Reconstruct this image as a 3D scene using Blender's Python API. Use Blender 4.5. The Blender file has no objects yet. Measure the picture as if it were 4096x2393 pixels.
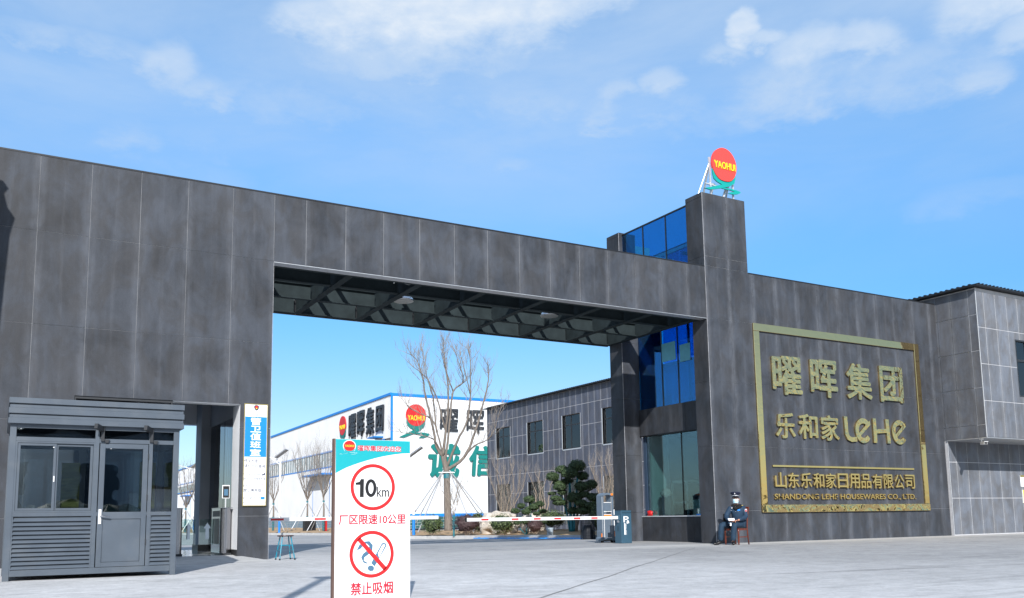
import bpy, bmesh, math, random
from mathutils import Vector, Matrix, noise
random.seed(7)
SC = bpy.context.scene
COL = SC.collection
R = math.radians

# ---------------------------------------------------------------- camera
cam_d = bpy.data.cameras.new('camera')
cam_d.sensor_width = 36.0
cam_d.lens = 31.27
cam_d.shift_x = 0.0064
cam_d.shift_y = 0.1036
cam_d.clip_start = 0.1
cam_d.clip_end = 3000
cam = bpy.data.objects.new('camera', cam_d)
COL.objects.link(cam)
_yaw, _pit, _rol = 0.5185, 0.1269, -0.0141
_f = Vector((math.sin(_yaw) * math.cos(_pit), math.cos(_yaw) * math.cos(_pit), math.sin(_pit)))
_r = Vector((math.cos(_yaw), -math.sin(_yaw), 0))
_u = _r.cross(_f)
_r2 = _r * math.cos(_rol) + _u * math.sin(_rol)
_u2 = _u * math.cos(_rol) - _r * math.sin(_rol)
cam.matrix_world = Matrix(((_r2.x, _u2.x, -_f.x, 0.0), (_r2.y, _u2.y, -_f.y, -18.415), (_r2.z, _u2.z, -_f.z, 0.756), (0, 0, 0, 1)))
SC.camera = cam

# ---------------------------------------------------------------- sun and exposure
SUN_TO = Vector((-0.65, -1.39, 0.94)).normalized()        # towards the sun
sun_el = math.asin(SUN_TO.z)
sun_d = bpy.data.lights.new('sun', 'SUN')
sun_d.energy = 4.6
sun_d.angle = R(0.53)
sun_d.color = (1.0, 0.975, 0.935)
sun = bpy.data.objects.new('sun', sun_d)
sun.rotation_euler = (-SUN_TO).to_track_quat('-Z', 'Y').to_euler()
sun.location = (-6, -14, 20)
COL.objects.link(sun)
SC.view_settings.view_transform = 'Standard'
SC.view_settings.look = 'None'
SC.view_settings.gamma = 1
SC.view_settings.use_curve_mapping = False
SC.view_settings.exposure = 0.42

# ---------------------------------------------------------------- sky with clouds
W = bpy.data.worlds.new('World')
SC.world = W
W.use_nodes = True
nt = W.node_tree
nt.nodes.clear()
def N(t, **k):
    n = nt.nodes.new(t)
    for a, b in k.items():
        if a == 'inp':
            for i, v in b.items(): n.inputs[i].default_value = v
        else: setattr(n, a, b)
    return n
def L(a, b): nt.links.new(a, b)
out = N('ShaderNodeOutputWorld')
bg = N('ShaderNodeBackground')
sky = N('ShaderNodeTexSky', sky_type='NISHITA')
sky.sun_disc = False
sky.sun_elevation = sun_el
sky.sun_rotation = math.atan2(SUN_TO.x, SUN_TO.y)
sky.altitude = 50
sky.air_density = 1.0
sky.dust_density = 0.6
sky.ozone_density = 2.0
bg.inputs[1].default_value = 0.12
geo = N('ShaderNodeTexCoord')
sep = N('ShaderNodeSeparateXYZ'); L(geo.outputs['Generated'], sep.inputs[0])
def M(op, a, b=None, c=None):
    n = N('ShaderNodeMath', operation=op)
    for i, v in enumerate((a, b, c)):
        if v is None: continue
        if isinstance(v, (int, float)): n.inputs[i].default_value = v
        else: L(v, n.inputs[i])
    return n.outputs[0]
def SM(v, lo, hi, a=0.0, b=1.0):
    n = N('ShaderNodeMapRange', interpolation_type='SMOOTHSTEP')
    L(v, n.inputs[0])
    for i, q in enumerate((lo, hi, a, b)): n.inputs[i + 1].default_value = q
    return n.outputs[0]
# sheet coordinates of a cloud deck: direction projected on a plane overhead
zc = M('MAXIMUM', sep.outputs[2], 0.0)
az = M('ARCTAN2', sep.outputs[0], sep.outputs[1])
el = M('ARCSINE', zc)
cmb = N('ShaderNodeCombineXYZ'); L(M('MULTIPLY', az, 1.0), cmb.inputs[0]); L(M('MULTIPLY', el, 2.1), cmb.inputs[1])
def noise_w(scale, det, rough, dist=0.0, seed=0.0):
    n = N('ShaderNodeTexNoise', noise_dimensions='4D')
    n.inputs['W'].default_value = seed
    n.inputs['Scale'].default_value = scale; n.inputs['Detail'].default_value = det
    n.inputs['Roughness'].default_value = rough; n.inputs['Distortion'].default_value = dist
    L(cmb.outputs[0], n.inputs['Vector'])
    return n.outputs[0]
n1 = noise_w(3.2, 8, 0.58, 0.15, 3.1)
n2 = noise_w(11, 6, 0.6, 0.2, 9.0)
n3 = noise_w(2.0, 5, 0.5, 0.4, 1.7)
# cumulus heads and soft banks: (azimuth deg, elevation deg, half width az, half height el, density)
heads = [(17.6, 30.1, 3.6, 1.6, .80), (20.8, 30.7, 4.2, 2.2, .92), (25.2, 30.6, 5.6, 2.6, .95), (30.8, 30.9, 5.0, 2.3, .9), (35.4, 31.4, 4.2, 1.5, .7),
         (8.2, 26.4, 2.0, 2.0, .62), (10.4, 25.4, 2.3, 1.3, .5), (45.9, 28.7, 1.3, 1.4, 1.0), (47.2, 28.1, 1.9, .8, .7), (44.7, 27.6, 1.7, .8, .6),
         (50.2, 27.3, 2.9, 1.4, .72), (53.3, 27.0, 2.6, 1.5, .72), (40.4, 26.6, 1.8, 1.2, .6), (37.6, 26.3, 1.6, 1.0, .55), (36.2, 24.6, 1.5, 1.0, .45),
         (60.3, 27.4, 3.2, 1.9, .85), (62.3, 25.4, 2.4, 1.7, .75), (59.3, 23.8, 2.2, 1.1, .5), (5.8, 22.2, 2.1, 1.4, .38), (30.5, 22.5, 1.8, .8, .3),
         (-30, 30, 12, 5, .8), (-70, 36, 14, 6, .8), (100, 30, 14, 5, .8), (140, 38, 16, 6, .8), (200, 32, 18, 6, .8), (250, 28, 14, 5, .8)]
banks = [(3, 27, 5.5, 1.0, .5), (24, 28.7, 9, 1.8, .55), (15.5, 25.9, 7, 1.8, .36), (24, 26.1, 7, 1.6, .40), (31, 25.9, 6, 1.6, .46), (38.5, 25.4, 5.5, 1.8, .45), (49, 25.4, 6, 2.2, .55),
         (56.5, 24.8, 5, 2.3, .48), (43.5, 24.2, 4.5, 1.6, .3), (28.5, 22.3, 4.5, 1.0, .3), (8, 20.6, 7, 1.8, .25), (58.5, 17.8, 4.5, 1.2, .22), (12, 23.2, 7, 1.7, .25), (150, 25, 60, 5, .4), (-60, 25, 40, 5, .4)]
azd = M('MULTIPLY', az, 180 / math.pi)
eld = M('MULTIPLY', el, 180 / math.pi)
azd2 = M('ADD', azd, M('MULTIPLY', M('LESS_THAN', azd, -90), 360))
fb = noise_w(13.0, 10, 0.62, 0.2, 5.5)
fb2 = noise_w(34.0, 6, 0.6, 0.3, 2.5)
azw = M('ADD', azd2, M('MULTIPLY', M('SUBTRACT', n2, 0.5), 2.6))
elw = M('ADD', eld, M('MULTIPLY', M('SUBTRACT', fb, 0.5), 3.0))
acc = None
for a, e, wa, we, d in heads:
    dx = M('DIVIDE', M('SUBTRACT', azw, a), wa); dy = M('DIVIDE', M('SUBTRACT', elw, e), we)
    q = M('MULTIPLY_ADD', dx, dx, M('MULTIPLY', dy, dy))
    v = M('MULTIPLY', SM(q, 0.0, 1.9, 1.0, 0.0), SM(dy, -1.15, .25, .30 * d, d))
    acc = v if acc is None else M('MAXIMUM', acc, v)
wisp = M('ADD', M('MULTIPLY', M('SUBTRACT', fb, .5), 1.15), M('MULTIPLY', M('SUBTRACT', fb2, .5), .40))
den = M('ADD', acc, M('MULTIPLY', wisp, SM(acc, .0, .35)))
cl = M('MULTIPLY', SM(den, .16, .62), SM(acc, .1, .95, .30, .95))
soft = None
for a, e, wa, we, d in banks:
    dx = M('DIVIDE', M('SUBTRACT', azw, a), wa); dy = M('DIVIDE', M('SUBTRACT', elw, e), we)
    v = M('MULTIPLY', SM(M('MULTIPLY_ADD', dx, dx, M('MULTIPLY', dy, dy)), 0.0, 1.8, 1.0, 0.0), d)
    soft = v if soft is None else M('MAXIMUM', soft, v)
soft = M('MULTIPLY', soft, SM(fb, .28, .68, .80, 1.65))
cmb2 = N('ShaderNodeCombineXYZ'); L(M('MULTIPLY', az, .8), cmb2.inputs[0]); L(M('MULTIPLY', el, 2.6), cmb2.inputs[1])
vn = N('ShaderNodeTexNoise'); vn.inputs['Scale'].default_value = 3.4; vn.inputs['Detail'].default_value = 8; vn.inputs['Roughness'].default_value = .6; vn.inputs['Distortion'].default_value = .3
L(cmb2.outputs[0], vn.inputs['Vector'])
veil = M('MAXIMUM', M('MULTIPLY', SM(vn.outputs[0], 0.25, 0.75, .35, 1.0), SM(eld, 12.0, 29.0, 0.06, 0.72)), soft)
cover = M('MINIMUM', M('SUBTRACT', M('ADD', cl, veil), M('MULTIPLY', cl, veil)), 0.95)
mixc = N('ShaderNodeMix', data_type='RGBA')
L(cover, mixc.inputs[0])
# clear blue air, deepened the way the photograph's sky is
hue = N('ShaderNodeMix', data_type='RGBA', blend_type='MULTIPLY', inp={0: 1.0})
L(sky.outputs[0], hue.inputs[6])
grad = N('ShaderNodeValToRGB')
_rp = [(0.0, (.72, .82, .97)), (7 / 45, (.64, .79, .95)), (13 / 45, (.46, .86, 1.10)), (18 / 45, (.56, 1.02, 1.30)), (25 / 45, (.82, 1.28, 1.50)), (1.0, (1.1, 1.5, 1.55))]
grad.color_ramp.elements[0].position = _rp[0][0]; grad.color_ramp.elements[0].color = (*_rp[0][1], 1)
grad.color_ramp.elements[1].position = 1.0; grad.color_ramp.elements[1].color = (*_rp[-1][1], 1)
for _p, _c in _rp[1:-1]:
    _e = grad.color_ramp.elements.new(_p); _e.color = (*_c, 1)
_lin = N('ShaderNodeMapRange'); L(eld, _lin.inputs[0]); _lin.inputs[1].default_value = 0; _lin.inputs[2].default_value = 45
L(_lin.outputs[0], grad.inputs[0])
SKYTINT = grad
_sd = N('ShaderNodeVectorMath', operation='DOT_PRODUCT'); L(geo.outputs['Generated'], _sd.inputs[0]); _sd.inputs[1].default_value = SUN_TO
_tm = N('ShaderNodeMix', data_type='RGBA'); L(SM(_sd.outputs['Value'], -.15, .55), _tm.inputs[0]); L(grad.outputs[0], _tm.inputs[6]); _tm.inputs[7].default_value = (.95, .95, .95, 1)
L(_tm.outputs[2], hue.inputs[7])
L(hue.outputs[2], mixc.inputs[6])
ccol = N('ShaderNodeMix', data_type='RGBA')
ccol.inputs[6].default_value = (3.3, 4.3, 5.7, 1)
ccol.inputs[7].default_value = (5.4, 5.75, 6.1, 1)
L(M('MULTIPLY', SM(M('MULTIPLY', den, SM(eld, 18, 31, .55, 1.0)), 0.35, 1.35), SM(fb2, .3, .7, .75, 1.0)), ccol.inputs[0])
L(ccol.outputs[2], mixc.inputs[7])
L(mixc.outputs[2], bg.inputs[0])
L(bg.outputs[0], out.inputs[0])

# ---------------------------------------------------------------- materials
def new_mat(name):
    m = bpy.data.materials.new(name); m.use_nodes = True
    t = m.node_tree; t.nodes.clear()
    o = t.nodes.new('ShaderNodeOutputMaterial')
    b = t.nodes.new('ShaderNodeBsdfPrincipled')
    t.links.new(b.outputs[0], o.inputs[0])
    return m, t, b
def put(b, base=None, rough=None, metal=None, spec=None):
    if base is not None: b.inputs['Base Color'].default_value = (*base, 1)
    if rough is not None: b.inputs['Roughness'].default_value = rough
    if metal is not None: b.inputs['Metallic'].default_value = metal
    if spec is not None: b.inputs['Specular IOR Level'].default_value = spec
def plain(name, base, rough=0.6, metal=0.0, var=0.12, scale=6.0, bump=0.0, spec=None, stretch=(1, 1, 1), dirt=None, dirt_scale=1.5, dirt_amt=0.4):
    """base colour with soft large and small variation, in world space"""
    m, t, b = new_mat(name)
    put(b, base, rough, metal, spec)
    g = t.nodes.new('ShaderNodeNewGeometry')
    mp = t.nodes.new('ShaderNodeVectorMath'); mp.operation = 'MULTIPLY'
    t.links.new(g.outputs['Position'], mp.inputs[0]); mp.inputs[1].default_value = stretch
    n = t.nodes.new('ShaderNodeTexNoise'); n.inputs['Scale'].default_value = scale; n.inputs['Detail'].default_value = 6; n.inputs['Roughness'].default_value = .6
    t.links.new(mp.outputs[0], n.inputs['Vector'])
    mr = t.nodes.new('ShaderNodeMapRange'); mr.inputs[1].default_value = .3; mr.inputs[2].default_value = .7
    mr.inputs[3].default_value = 1 - var; mr.inputs[4].default_value = 1 + var
    t.links.new(n.outputs[0], mr.inputs[0])
    mx = t.nodes.new('ShaderNodeMix'); mx.data_type = 'RGBA'; mx.blend_type = 'MULTIPLY'; mx.inputs[0].default_value = 1
    mx.inputs[6].default_value = (*base, 1)
    t.links.new(mr.outputs[0], mx.inputs[7])
    last = mx.outputs[2]
    if dirt:
        n2 = t.nodes.new('ShaderNodeTexNoise'); n2.inputs['Scale'].default_value = dirt_scale; n2.inputs['Detail'].default_value = 5
        t.links.new(mp.outputs[0], n2.inputs['Vector'])
        m2 = t.nodes.new('ShaderNodeMapRange'); m2.inputs[1].default_value = .5; m2.inputs[2].default_value = .72; m2.inputs[3].default_value = 0; m2.inputs[4].default_value = dirt_amt
        t.links.new(n2.outputs[0], m2.inputs[0])
        mx2 = t.nodes.new('ShaderNodeMix'); mx2.data_type = 'RGBA'
        t.links.new(m2.outputs[0], mx2.inputs[0]); t.links.new(last, mx2.inputs[6]); mx2.inputs[7].default_value = (*dirt, 1)
        last = mx2.outputs[2]
    t.links.new(last, b.inputs['Base Color'])
    if bump:
        bp = t.nodes.new('ShaderNodeBump'); bp.inputs['Strength'].default_value = bump; bp.inputs['Distance'].default_value = .02
        t.links.new(n.outputs[0], bp.inputs['Height']); t.links.new(bp.outputs[0], b.inputs['Normal'])
    return m
def stone_panel(name, base, streak, axis, pitch, off, amt, rough=0.55, mott=0.3, tone=0.14):
    """dark fibre-cement cladding: per-panel tone, cloudy mottling, vertical lime streaks gathering at the joints"""
    m, t, b = new_mat(name)
    put(b, base, rough, 0, .22)
    A = t.nodes.new; K = t.links.new
    def mm(op, x, y=None, z=None):
        n = A('ShaderNodeMath'); n.operation = op
        for i, v in enumerate((x, y, z)):
            if v is None: continue
            if isinstance(v, (int, float)): n.inputs[i].default_value = v
            else: K(v, n.inputs[i])
        return n.outputs[0]
    def rng(v, a, bb, c, d):
        n = A('ShaderNodeMapRange'); n.interpolation_type = 'SMOOTHSTEP'; K(v, n.inputs[0])
        for i, q in enumerate((a, bb, c, d)): n.inputs[i + 1].default_value = q
        return n.outputs[0]
    def nz(vec, sc, det=6, ro=.6, dis=0):
        n = A('ShaderNodeTexNoise'); n.inputs['Scale'].default_value = sc; n.inputs['Detail'].default_value = det
        n.inputs['Roughness'].default_value = ro; n.inputs['Distortion'].default_value = dis; K(vec, n.inputs['Vector']); return n.outputs[0]
    g = A('ShaderNodeNewGeometry'); sp = A('ShaderNodeSeparateXYZ'); K(g.outputs['Position'], sp.inputs[0])
    oi = A('ShaderNodeObjectInfo')
    def vm(s, add=None):
        n = A('ShaderNodeVectorMath'); n.operation = 'MULTIPLY'; K(g.outputs['Position'], n.inputs[0]); n.inputs[1].default_value = s; return n.outputs[0]
    cloud = nz(vm((1, 1, .7)), 1.1, 7, .62, .6)
    mid = nz(vm((1, 1, .45)), 3.4, 7, .7, .5)
    fine = nz(vm((1, 1, 1)), 60, 3, .6)
    vert = nz(vm((7, 7, .32)), 1.0, 5, .65)
    f = mm('ADD', rng(cloud, .3, .7, 1 - mott, 1 + mott), mm('MULTIPLY', mm('SUBTRACT', mid, .5), mott * 2.4))
    f = mm('ADD', f, mm('MULTIPLY', mm('SUBTRACT', fine, .5), .55))
    f = mm('ADD', f, mm('MULTIPLY', mm('SUBTRACT', vert, .5), .5))
    f = mm('MULTIPLY', f, mm('ADD', 1 - tone, mm('MULTIPLY', oi.outputs['Random'], 2 * tone)))
    tone2 = A('ShaderNodeMix'); tone2.data_type = 'RGBA'; K(rng(nz(vm((1, 1, .55)), 2.1, 6, .65, .8), .36, .64, 0, 1), tone2.inputs[0])
    tone2.inputs[6].default_value = (base[0] * .93, base[1] * .90, base[2] * .86, 1); tone2.inputs[7].default_value = (base[0] * 1.10, base[1] * 1.15, base[2] * 1.20, 1)
    c = A('ShaderNodeVectorMath'); c.operation = 'SCALE'; K(tone2.outputs[2], c.inputs[0]); K(f, c.inputs['Scale'])
    u = sp.outputs[axis]
    d = mm('ABSOLUTE', mm('SUBTRACT', mm('FRACT', mm('DIVIDE', mm('SUBTRACT', u, off - pitch / 2), pitch)), .5))   # 0 at the joint .. .5
    d = mm('MULTIPLY', d, pitch)
    band = mm('MULTIPLY', rng(d, 0.0, .17, 1, 0), rng(vert, .30, .62, .25, 1))
    half = mm('ABSOLUTE', mm('SUBTRACT', d, pitch * .49))
    band2 = mm('MULTIPLY', rng(half, 0.0, .05, .32, 0), rng(vert, .45, .62, 0, 1))
    s = mm('MINIMUM', mm('MULTIPLY', mm('MAXIMUM', band, band2), mm('MULTIPLY', rng(mid, .35, .6, .35, 1), amt)), 1)
    spots = rng(nz(vm((1, 1, 1)), 23, 2, .5), .74, .78, 0, .6)
    s = mm('MAXIMUM', s, mm('MULTIPLY', spots, amt))
    mx = A('ShaderNodeMix'); mx.data_type = 'RGBA'; K(s, mx.inputs[0]); K(c.outputs[0], mx.inputs[6]); mx.inputs[7].default_value = (*streak, 1)
    K(mx.outputs[2], b.inputs['Base Color'])
    K(rng(cloud, .3, .7, rough - .1, rough + .14), b.inputs['Roughness'])
    bp = A('ShaderNodeBump'); bp.inputs['Strength'].default_value = .12; bp.inputs['Distance'].default_value = .01
    K(mm('ADD', fine, mid), bp.inputs['Height']); K(bp.outputs[0], b.inputs['Normal'])
    return m
def glass(name, tint, reflect=1.0, rough=0.0):
    """sheet glass: tinted see-through with a mirror reflection that grows at grazing angles"""
    m = bpy.data.materials.new(name); m.use_nodes = True
    t = m.node_tree; t.nodes.clear()
    o = t.nodes.new('ShaderNodeOutputMaterial')
    tr = t.nodes.new('ShaderNodeBsdfTransparent'); tr.inputs[0].default_value = (*tint, 1)
    gl = t.nodes.new('ShaderNodeBsdfGlossy'); gl.inputs['Roughness'].default_value = rough; gl.inputs[0].default_value = (.95, .97, 1, 1)
    fr = t.nodes.new('ShaderNodeFresnel'); fr.inputs[0].default_value = 1.52
    ml = t.nodes.new('ShaderNodeMath'); ml.operation = 'MULTIPLY_ADD'; ml.inputs[1].default_value = reflect; ml.inputs[2].default_value = .03; ml.use_clamp = True
    mx = t.nodes.new('ShaderNodeMixShader')
    g = t.nodes.new('ShaderNodeNewGeometry'); n = t.nodes.new('ShaderNodeTexNoise'); n.inputs['Scale'].default_value = 1.6
    bp = t.nodes.new('ShaderNodeBump'); bp.inputs['Strength'].default_value = .05; bp.inputs['Distance'].default_value = .05
    t.links.new(g.outputs['Position'], n.inputs['Vector']); t.links.new(n.outputs[0], bp.inputs['Height']); t.links.new(bp.outputs[0], gl.inputs['Normal'])
    t.links.new(fr.outputs[0], ml.inputs[0]); t.links.new(ml.outputs[0], mx.inputs[0])
    t.links.new(tr.outputs[0], mx.inputs[1]); t.links.new(gl.outputs[0], mx.inputs[2]); t.links.new(mx.outputs[0], o.inputs[0])
    return m
def gold_mat(name, tint, rough, wav, scale):
    m, t, b = new_mat(name)
    put(b, tint, rough, 1.0)
    g = t.nodes.new('ShaderNodeNewGeometry')
    n = t.nodes.new('ShaderNodeTexNoise'); n.inputs['Scale'].default_value = scale; n.inputs['Detail'].default_value = 2; n.inputs['Distortion'].default_value = 1.2
    t.links.new(g.outputs['Position'], n.inputs['Vector'])
    bp = t.nodes.new('ShaderNodeBump'); bp.inputs['Strength'].default_value = wav; bp.inputs['Distance'].default_value = .08
    t.links.new(n.outputs[0], bp.inputs['Height']); t.links.new(bp.outputs[0], b.inputs['Normal'])
    return m

MT = {}
_fb, _fs = (.0455, .0490, .0580), (.135, .145, .168)
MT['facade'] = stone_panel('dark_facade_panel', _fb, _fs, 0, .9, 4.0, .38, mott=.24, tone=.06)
MT['facade_beam'] = stone_panel('dark_facade_panel_beam', _fb, _fs, 0, .9, 6.47, .40, mott=.24, tone=.06)
MT['facade_right'] = stone_panel('dark_facade_panel_right', _fb, _fs, 0, .9, 17.06, .50, mott=.22, tone=.05)
MT['facade_side_shaded'] = stone_panel('dark_side_panel_shaded', (.034, .036, .042), (.09, .097, .113), 1, 1.2, .0, .25, mott=.3, tone=.06)  # facade panel darkened: the grazing sun on side faces is in the colour
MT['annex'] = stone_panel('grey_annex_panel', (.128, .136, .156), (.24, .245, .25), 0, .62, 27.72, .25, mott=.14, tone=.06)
MT['annex_side_shaded'] = stone_panel('grey_annex_side_panel_shaded', (.10, .106, .122), (.24, .245, .25), 1, .62, .05, .35, mott=.16, tone=.07)  # same annex panel as the front, its side shading put into the colour
MT['office'] = stone_panel('blue_grey_office_panel', (.082, .090, .118), (.25, .255, .27), 1, .61, 25.0, .3, mott=.16, tone=.07)
MT['grout'] = plain('pale_joint', (.46, .46, .48), .9)
MT['grout_dim'] = plain('dusty_joint', (.30, .305, .32), .9, var=.35, scale=2)
MT['trim_dark'] = plain('dark_metal_trim', (.018, .019, .022), .45, .3)
MT['steel'] = plain('dark_grey_painted_steel', (.022, .031, .034), .75, 0, var=.25, scale=3, spec=.12)
MT['booth'] = plain('booth_grey_metal', (.070, .088, .112), .42, 0, var=.10, scale=2.5, dirt=(.2, .2, .19), dirt_scale=4, dirt_amt=.12)
MT['booth_dark'] = plain('booth_dark_metal', (.02, .022, .026), .5)
MT['white'] = plain('white_plaster', (.72, .73, .75), .8, var=.06, scale=3)
MT['plaster_grey'] = plain('grey_plaster', (.38, .40, .43), .85, var=.08, scale=2)
MT['white_paint'] = plain('white_paint', (.82, .82, .82), .4, var=.03)
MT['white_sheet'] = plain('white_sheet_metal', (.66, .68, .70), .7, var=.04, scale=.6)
MT['flank_sheet_shaded'] = plain('ribbed_white_sheet_shaded', (.50, .52, .55), .7, var=.05, scale=.6)  # front sheet toned down: weaker light on the flank is painted in
MT['blue_trim'] = plain('blue_trim_metal', (.004, .19, .60), .45, var=.06)
MT['red'] = plain('red_paint', (.56, .012, .014), .5, var=.05)
MT['redtext'] = plain('red_print', (.42, .010, .03), .6, var=.03)
MT['orange_red'] = plain('bright_red_face', (.80, .055, .045), .5, var=.08, scale=30)
MT['yellow'] = plain('yellow_paint', (.80, .62, .02), .5, var=.05)
MT['teal'] = plain('teal_paint', (.0, .30, .27), .45, var=.05)
MT['tealprint'] = plain('teal_print', (.0, .33, .37), .55, var=.02)
MT['teal_letter'] = plain('teal_letter_face', (.0, .16, .145), .5, var=.05)
MT['charcoal'] = plain('charcoal_letter_face', (.022, .026, .034), .5, var=.08)
MT['black'] = plain('black', (.008, .008, .009), .5)
MT['ink'] = plain('dark_blue_ink', (.012, .02, .06), .6, var=.02)
MT['slate'] = plain('slate_blue_print', (.055, .14, .23), .6, var=.02)
MT['printblue'] = plain('bright_blue_print', (.0, .21, .72), .5, var=.02)
MT['board_white'] = plain('white_board_face', (.86, .86, .87), .35, var=.015)
MT['wood_dark'] = plain('dark_red_wood', (.06, .022, .014), .35, var=.3, scale=14, stretch=(1, 1, .1))
MT['wood_brown'] = plain('brown_wood_edge', (.12, .07, .055), .6, var=.35, scale=16, stretch=(1, 1, .06))
MT['chairwood'] = plain('red_brown_chair_wood', (.11, .022, .012), .3, var=.25, scale=12, stretch=(1, 1, .15))
MT['steelmirror'] = plain('brushed_stainless', (.38, .38, .40), .25, 1, var=.12, scale=40, stretch=(1, 1, .04))
MT['galv'] = plain('galvanised_steel', (.48, .49, .51), .45, .6, var=.12, scale=8)
MT['aluminium'] = plain('pale_aluminium', (.62, .63, .65), .4, .5, var=.05)
MT['gold'] = gold_mat('polished_gold_metal', (.80, .59, .28), .06, .22, 4.0)
MT['gold_flat'] = gold_mat('polished_gold_strip', (.80, .59, .28), .05, .05, 2.0)
MT['gold_wavy'] = gold_mat('wavy_gold_strip', (.82, .60, .27), .05, 1.0, 2.2)
MT['gold_edge'] = plain('gold_border', (.52, .40, .14), .35, .8)
MT['blue_glass'] = glass('deep_blue_glass', (.12, .62, .93), .45)
MT['tower_glass'] = glass('blue_tower_glass', (.13, .47, .70), .30)
MT['sash_reflection'] = plain('pale_cyan_reflection', (.10, .34, .44), .3, var=.1)  # opaque colour standing in for a bright reflection in the upper window
MT['teal_glass'] = glass('green_blue_glass', (.60, .74, .76), .38)
MT['clear_glass'] = glass('clear_glass', (.84, .88, .88), 1.6)
MT['dark_glass'] = glass('dark_window_glass', (.50, .55, .58), 1.0)
MT['flap_glass'] = glass('turnstile_flap_glass', (.80, .88, .86), 1.0)
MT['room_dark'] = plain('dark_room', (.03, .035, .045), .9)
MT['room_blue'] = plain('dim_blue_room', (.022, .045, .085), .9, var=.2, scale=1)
MT['room_pale'] = plain('pale_green_wall', (.42, .50, .45), .85, var=.1, scale=4, stretch=(1, 1, .2))
MT['navy'] = plain('navy_uniform', (.008, .030, .064), .8, var=.25, scale=14, bump=.25)
MT['navy_trouser'] = plain('navy_trousers', (.007, .028, .058), .8, var=.25, scale=11, bump=.25)
MT['cap_navy'] = plain('navy_cap', (.008, .012, .04), .7)
MT['fur'] = plain('black_fur_collar', (.004, .004, .005), .95, var=.4, scale=60, bump=.6)
MT['skin'] = plain('skin', (.42, .20, .13), .5, var=.08, scale=20)
MT['mask_blue'] = plain('pale_blue_mask', (.50, .74, .84), .7, var=.08, scale=30)
MT['leather'] = plain('black_leather', (.006, .006, .007), .28)
MT['paper'] = plain('white_paper', (.80, .80, .84), .7, var=.05)
MT['bark'] = plain('grey_brown_bark', (.165, .140, .120), .9, var=.35, scale=14, stretch=(1, 1, .25), bump=.5)
MT['twig'] = plain('pale_twig_bark', (.21, .185, .165), .9, var=.2, scale=10)
MT['bark_light'] = plain('light_tan_bark', (.27, .215, .165), .85, var=.25, scale=12)
MT['teal_wrap'] = plain('teal_tree_wrap', (.01, .15, .19), .6, var=.25, scale=20)
MT['leaf'] = plain('evergreen_leaf', (.040, .070, .024), .6, var=.75, scale=14)
MT['leaf_dark'] = plain('dark_evergreen_leaf', (.012, .026, .010), .65, var=.5, scale=9)
MT['leaf_glossy'] = plain('glossy_yellow_green_leaf', (.085, .12, .04), .4, var=.6, scale=9)
MT['leaf_purple'] = plain('purple_brown_leaf', (.06, .032, .034), .6, var=.4, scale=9)
MT['soil'] = plain('sandy_soil', (.36, .245, .14), .95, var=.25, scale=9, bump=.6, dirt=(.16, .11, .07), dirt_scale=2.5, dirt_amt=.5)
MT['kerb'] = plain('concrete_kerb', (.42, .42, .42), .85, var=.12, scale=5)
MT['boulder'] = plain('cream_boulder', (.52, .47, .41), .85, var=.18, scale=3.0, bump=.6, dirt=(.30, .25, .19), dirt_scale=4, dirt_amt=.6)
MT['brick_green'] = plain('dark_green_block', (.022, .085, .085), .6, var=.12, scale=3)
MT['brick_grey'] = plain('blue_grey_block', (.20, .27, .33), .8, var=.15, scale=3)
MT['mortar'] = plain('white_mortar', (.70, .72, .72), .9)
MT['orange'] = plain('orange_reflector', (.85, .22, .02), .35)
MT['bluetarp'] = plain('blue_tarpaulin', (.0, .22, .62), .5, var=.25, scale=6)
MT['mesh_dark'] = plain('dark_wire_mesh', (.012, .016, .025), .6)
MT['bucketm'] = plain('pale_blue_bucket', (.42, .50, .58), .5, var=.06)
MT['stoolteal'] = plain('teal_enamel_tube', (.0, .20, .30), .4, var=.15, scale=20, dirt=(.12, .09, .07), dirt_scale=14, dirt_amt=.7)
MT['rubber'] = plain('black_rubber', (.01, .01, .01), .8)
MT['pbox'] = plain('steel_blue_cabinet', (.035, .085, .13), .38, var=.06)
MT['gatem'] = plain('slate_gate_panel', (.11, .145, .19), .4, var=.08)
MT['solar'] = plain('solar_cell', (.03, .04, .07), .25)
MT['lampbowl'] = plain('bright_aluminium_bowl', (.70, .72, .75), .12, 1, var=.03)
MT['lampglass'] = plain('frosted_lamp_glass', (.25, .26, .25), .35, var=.12, scale=9)

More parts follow.
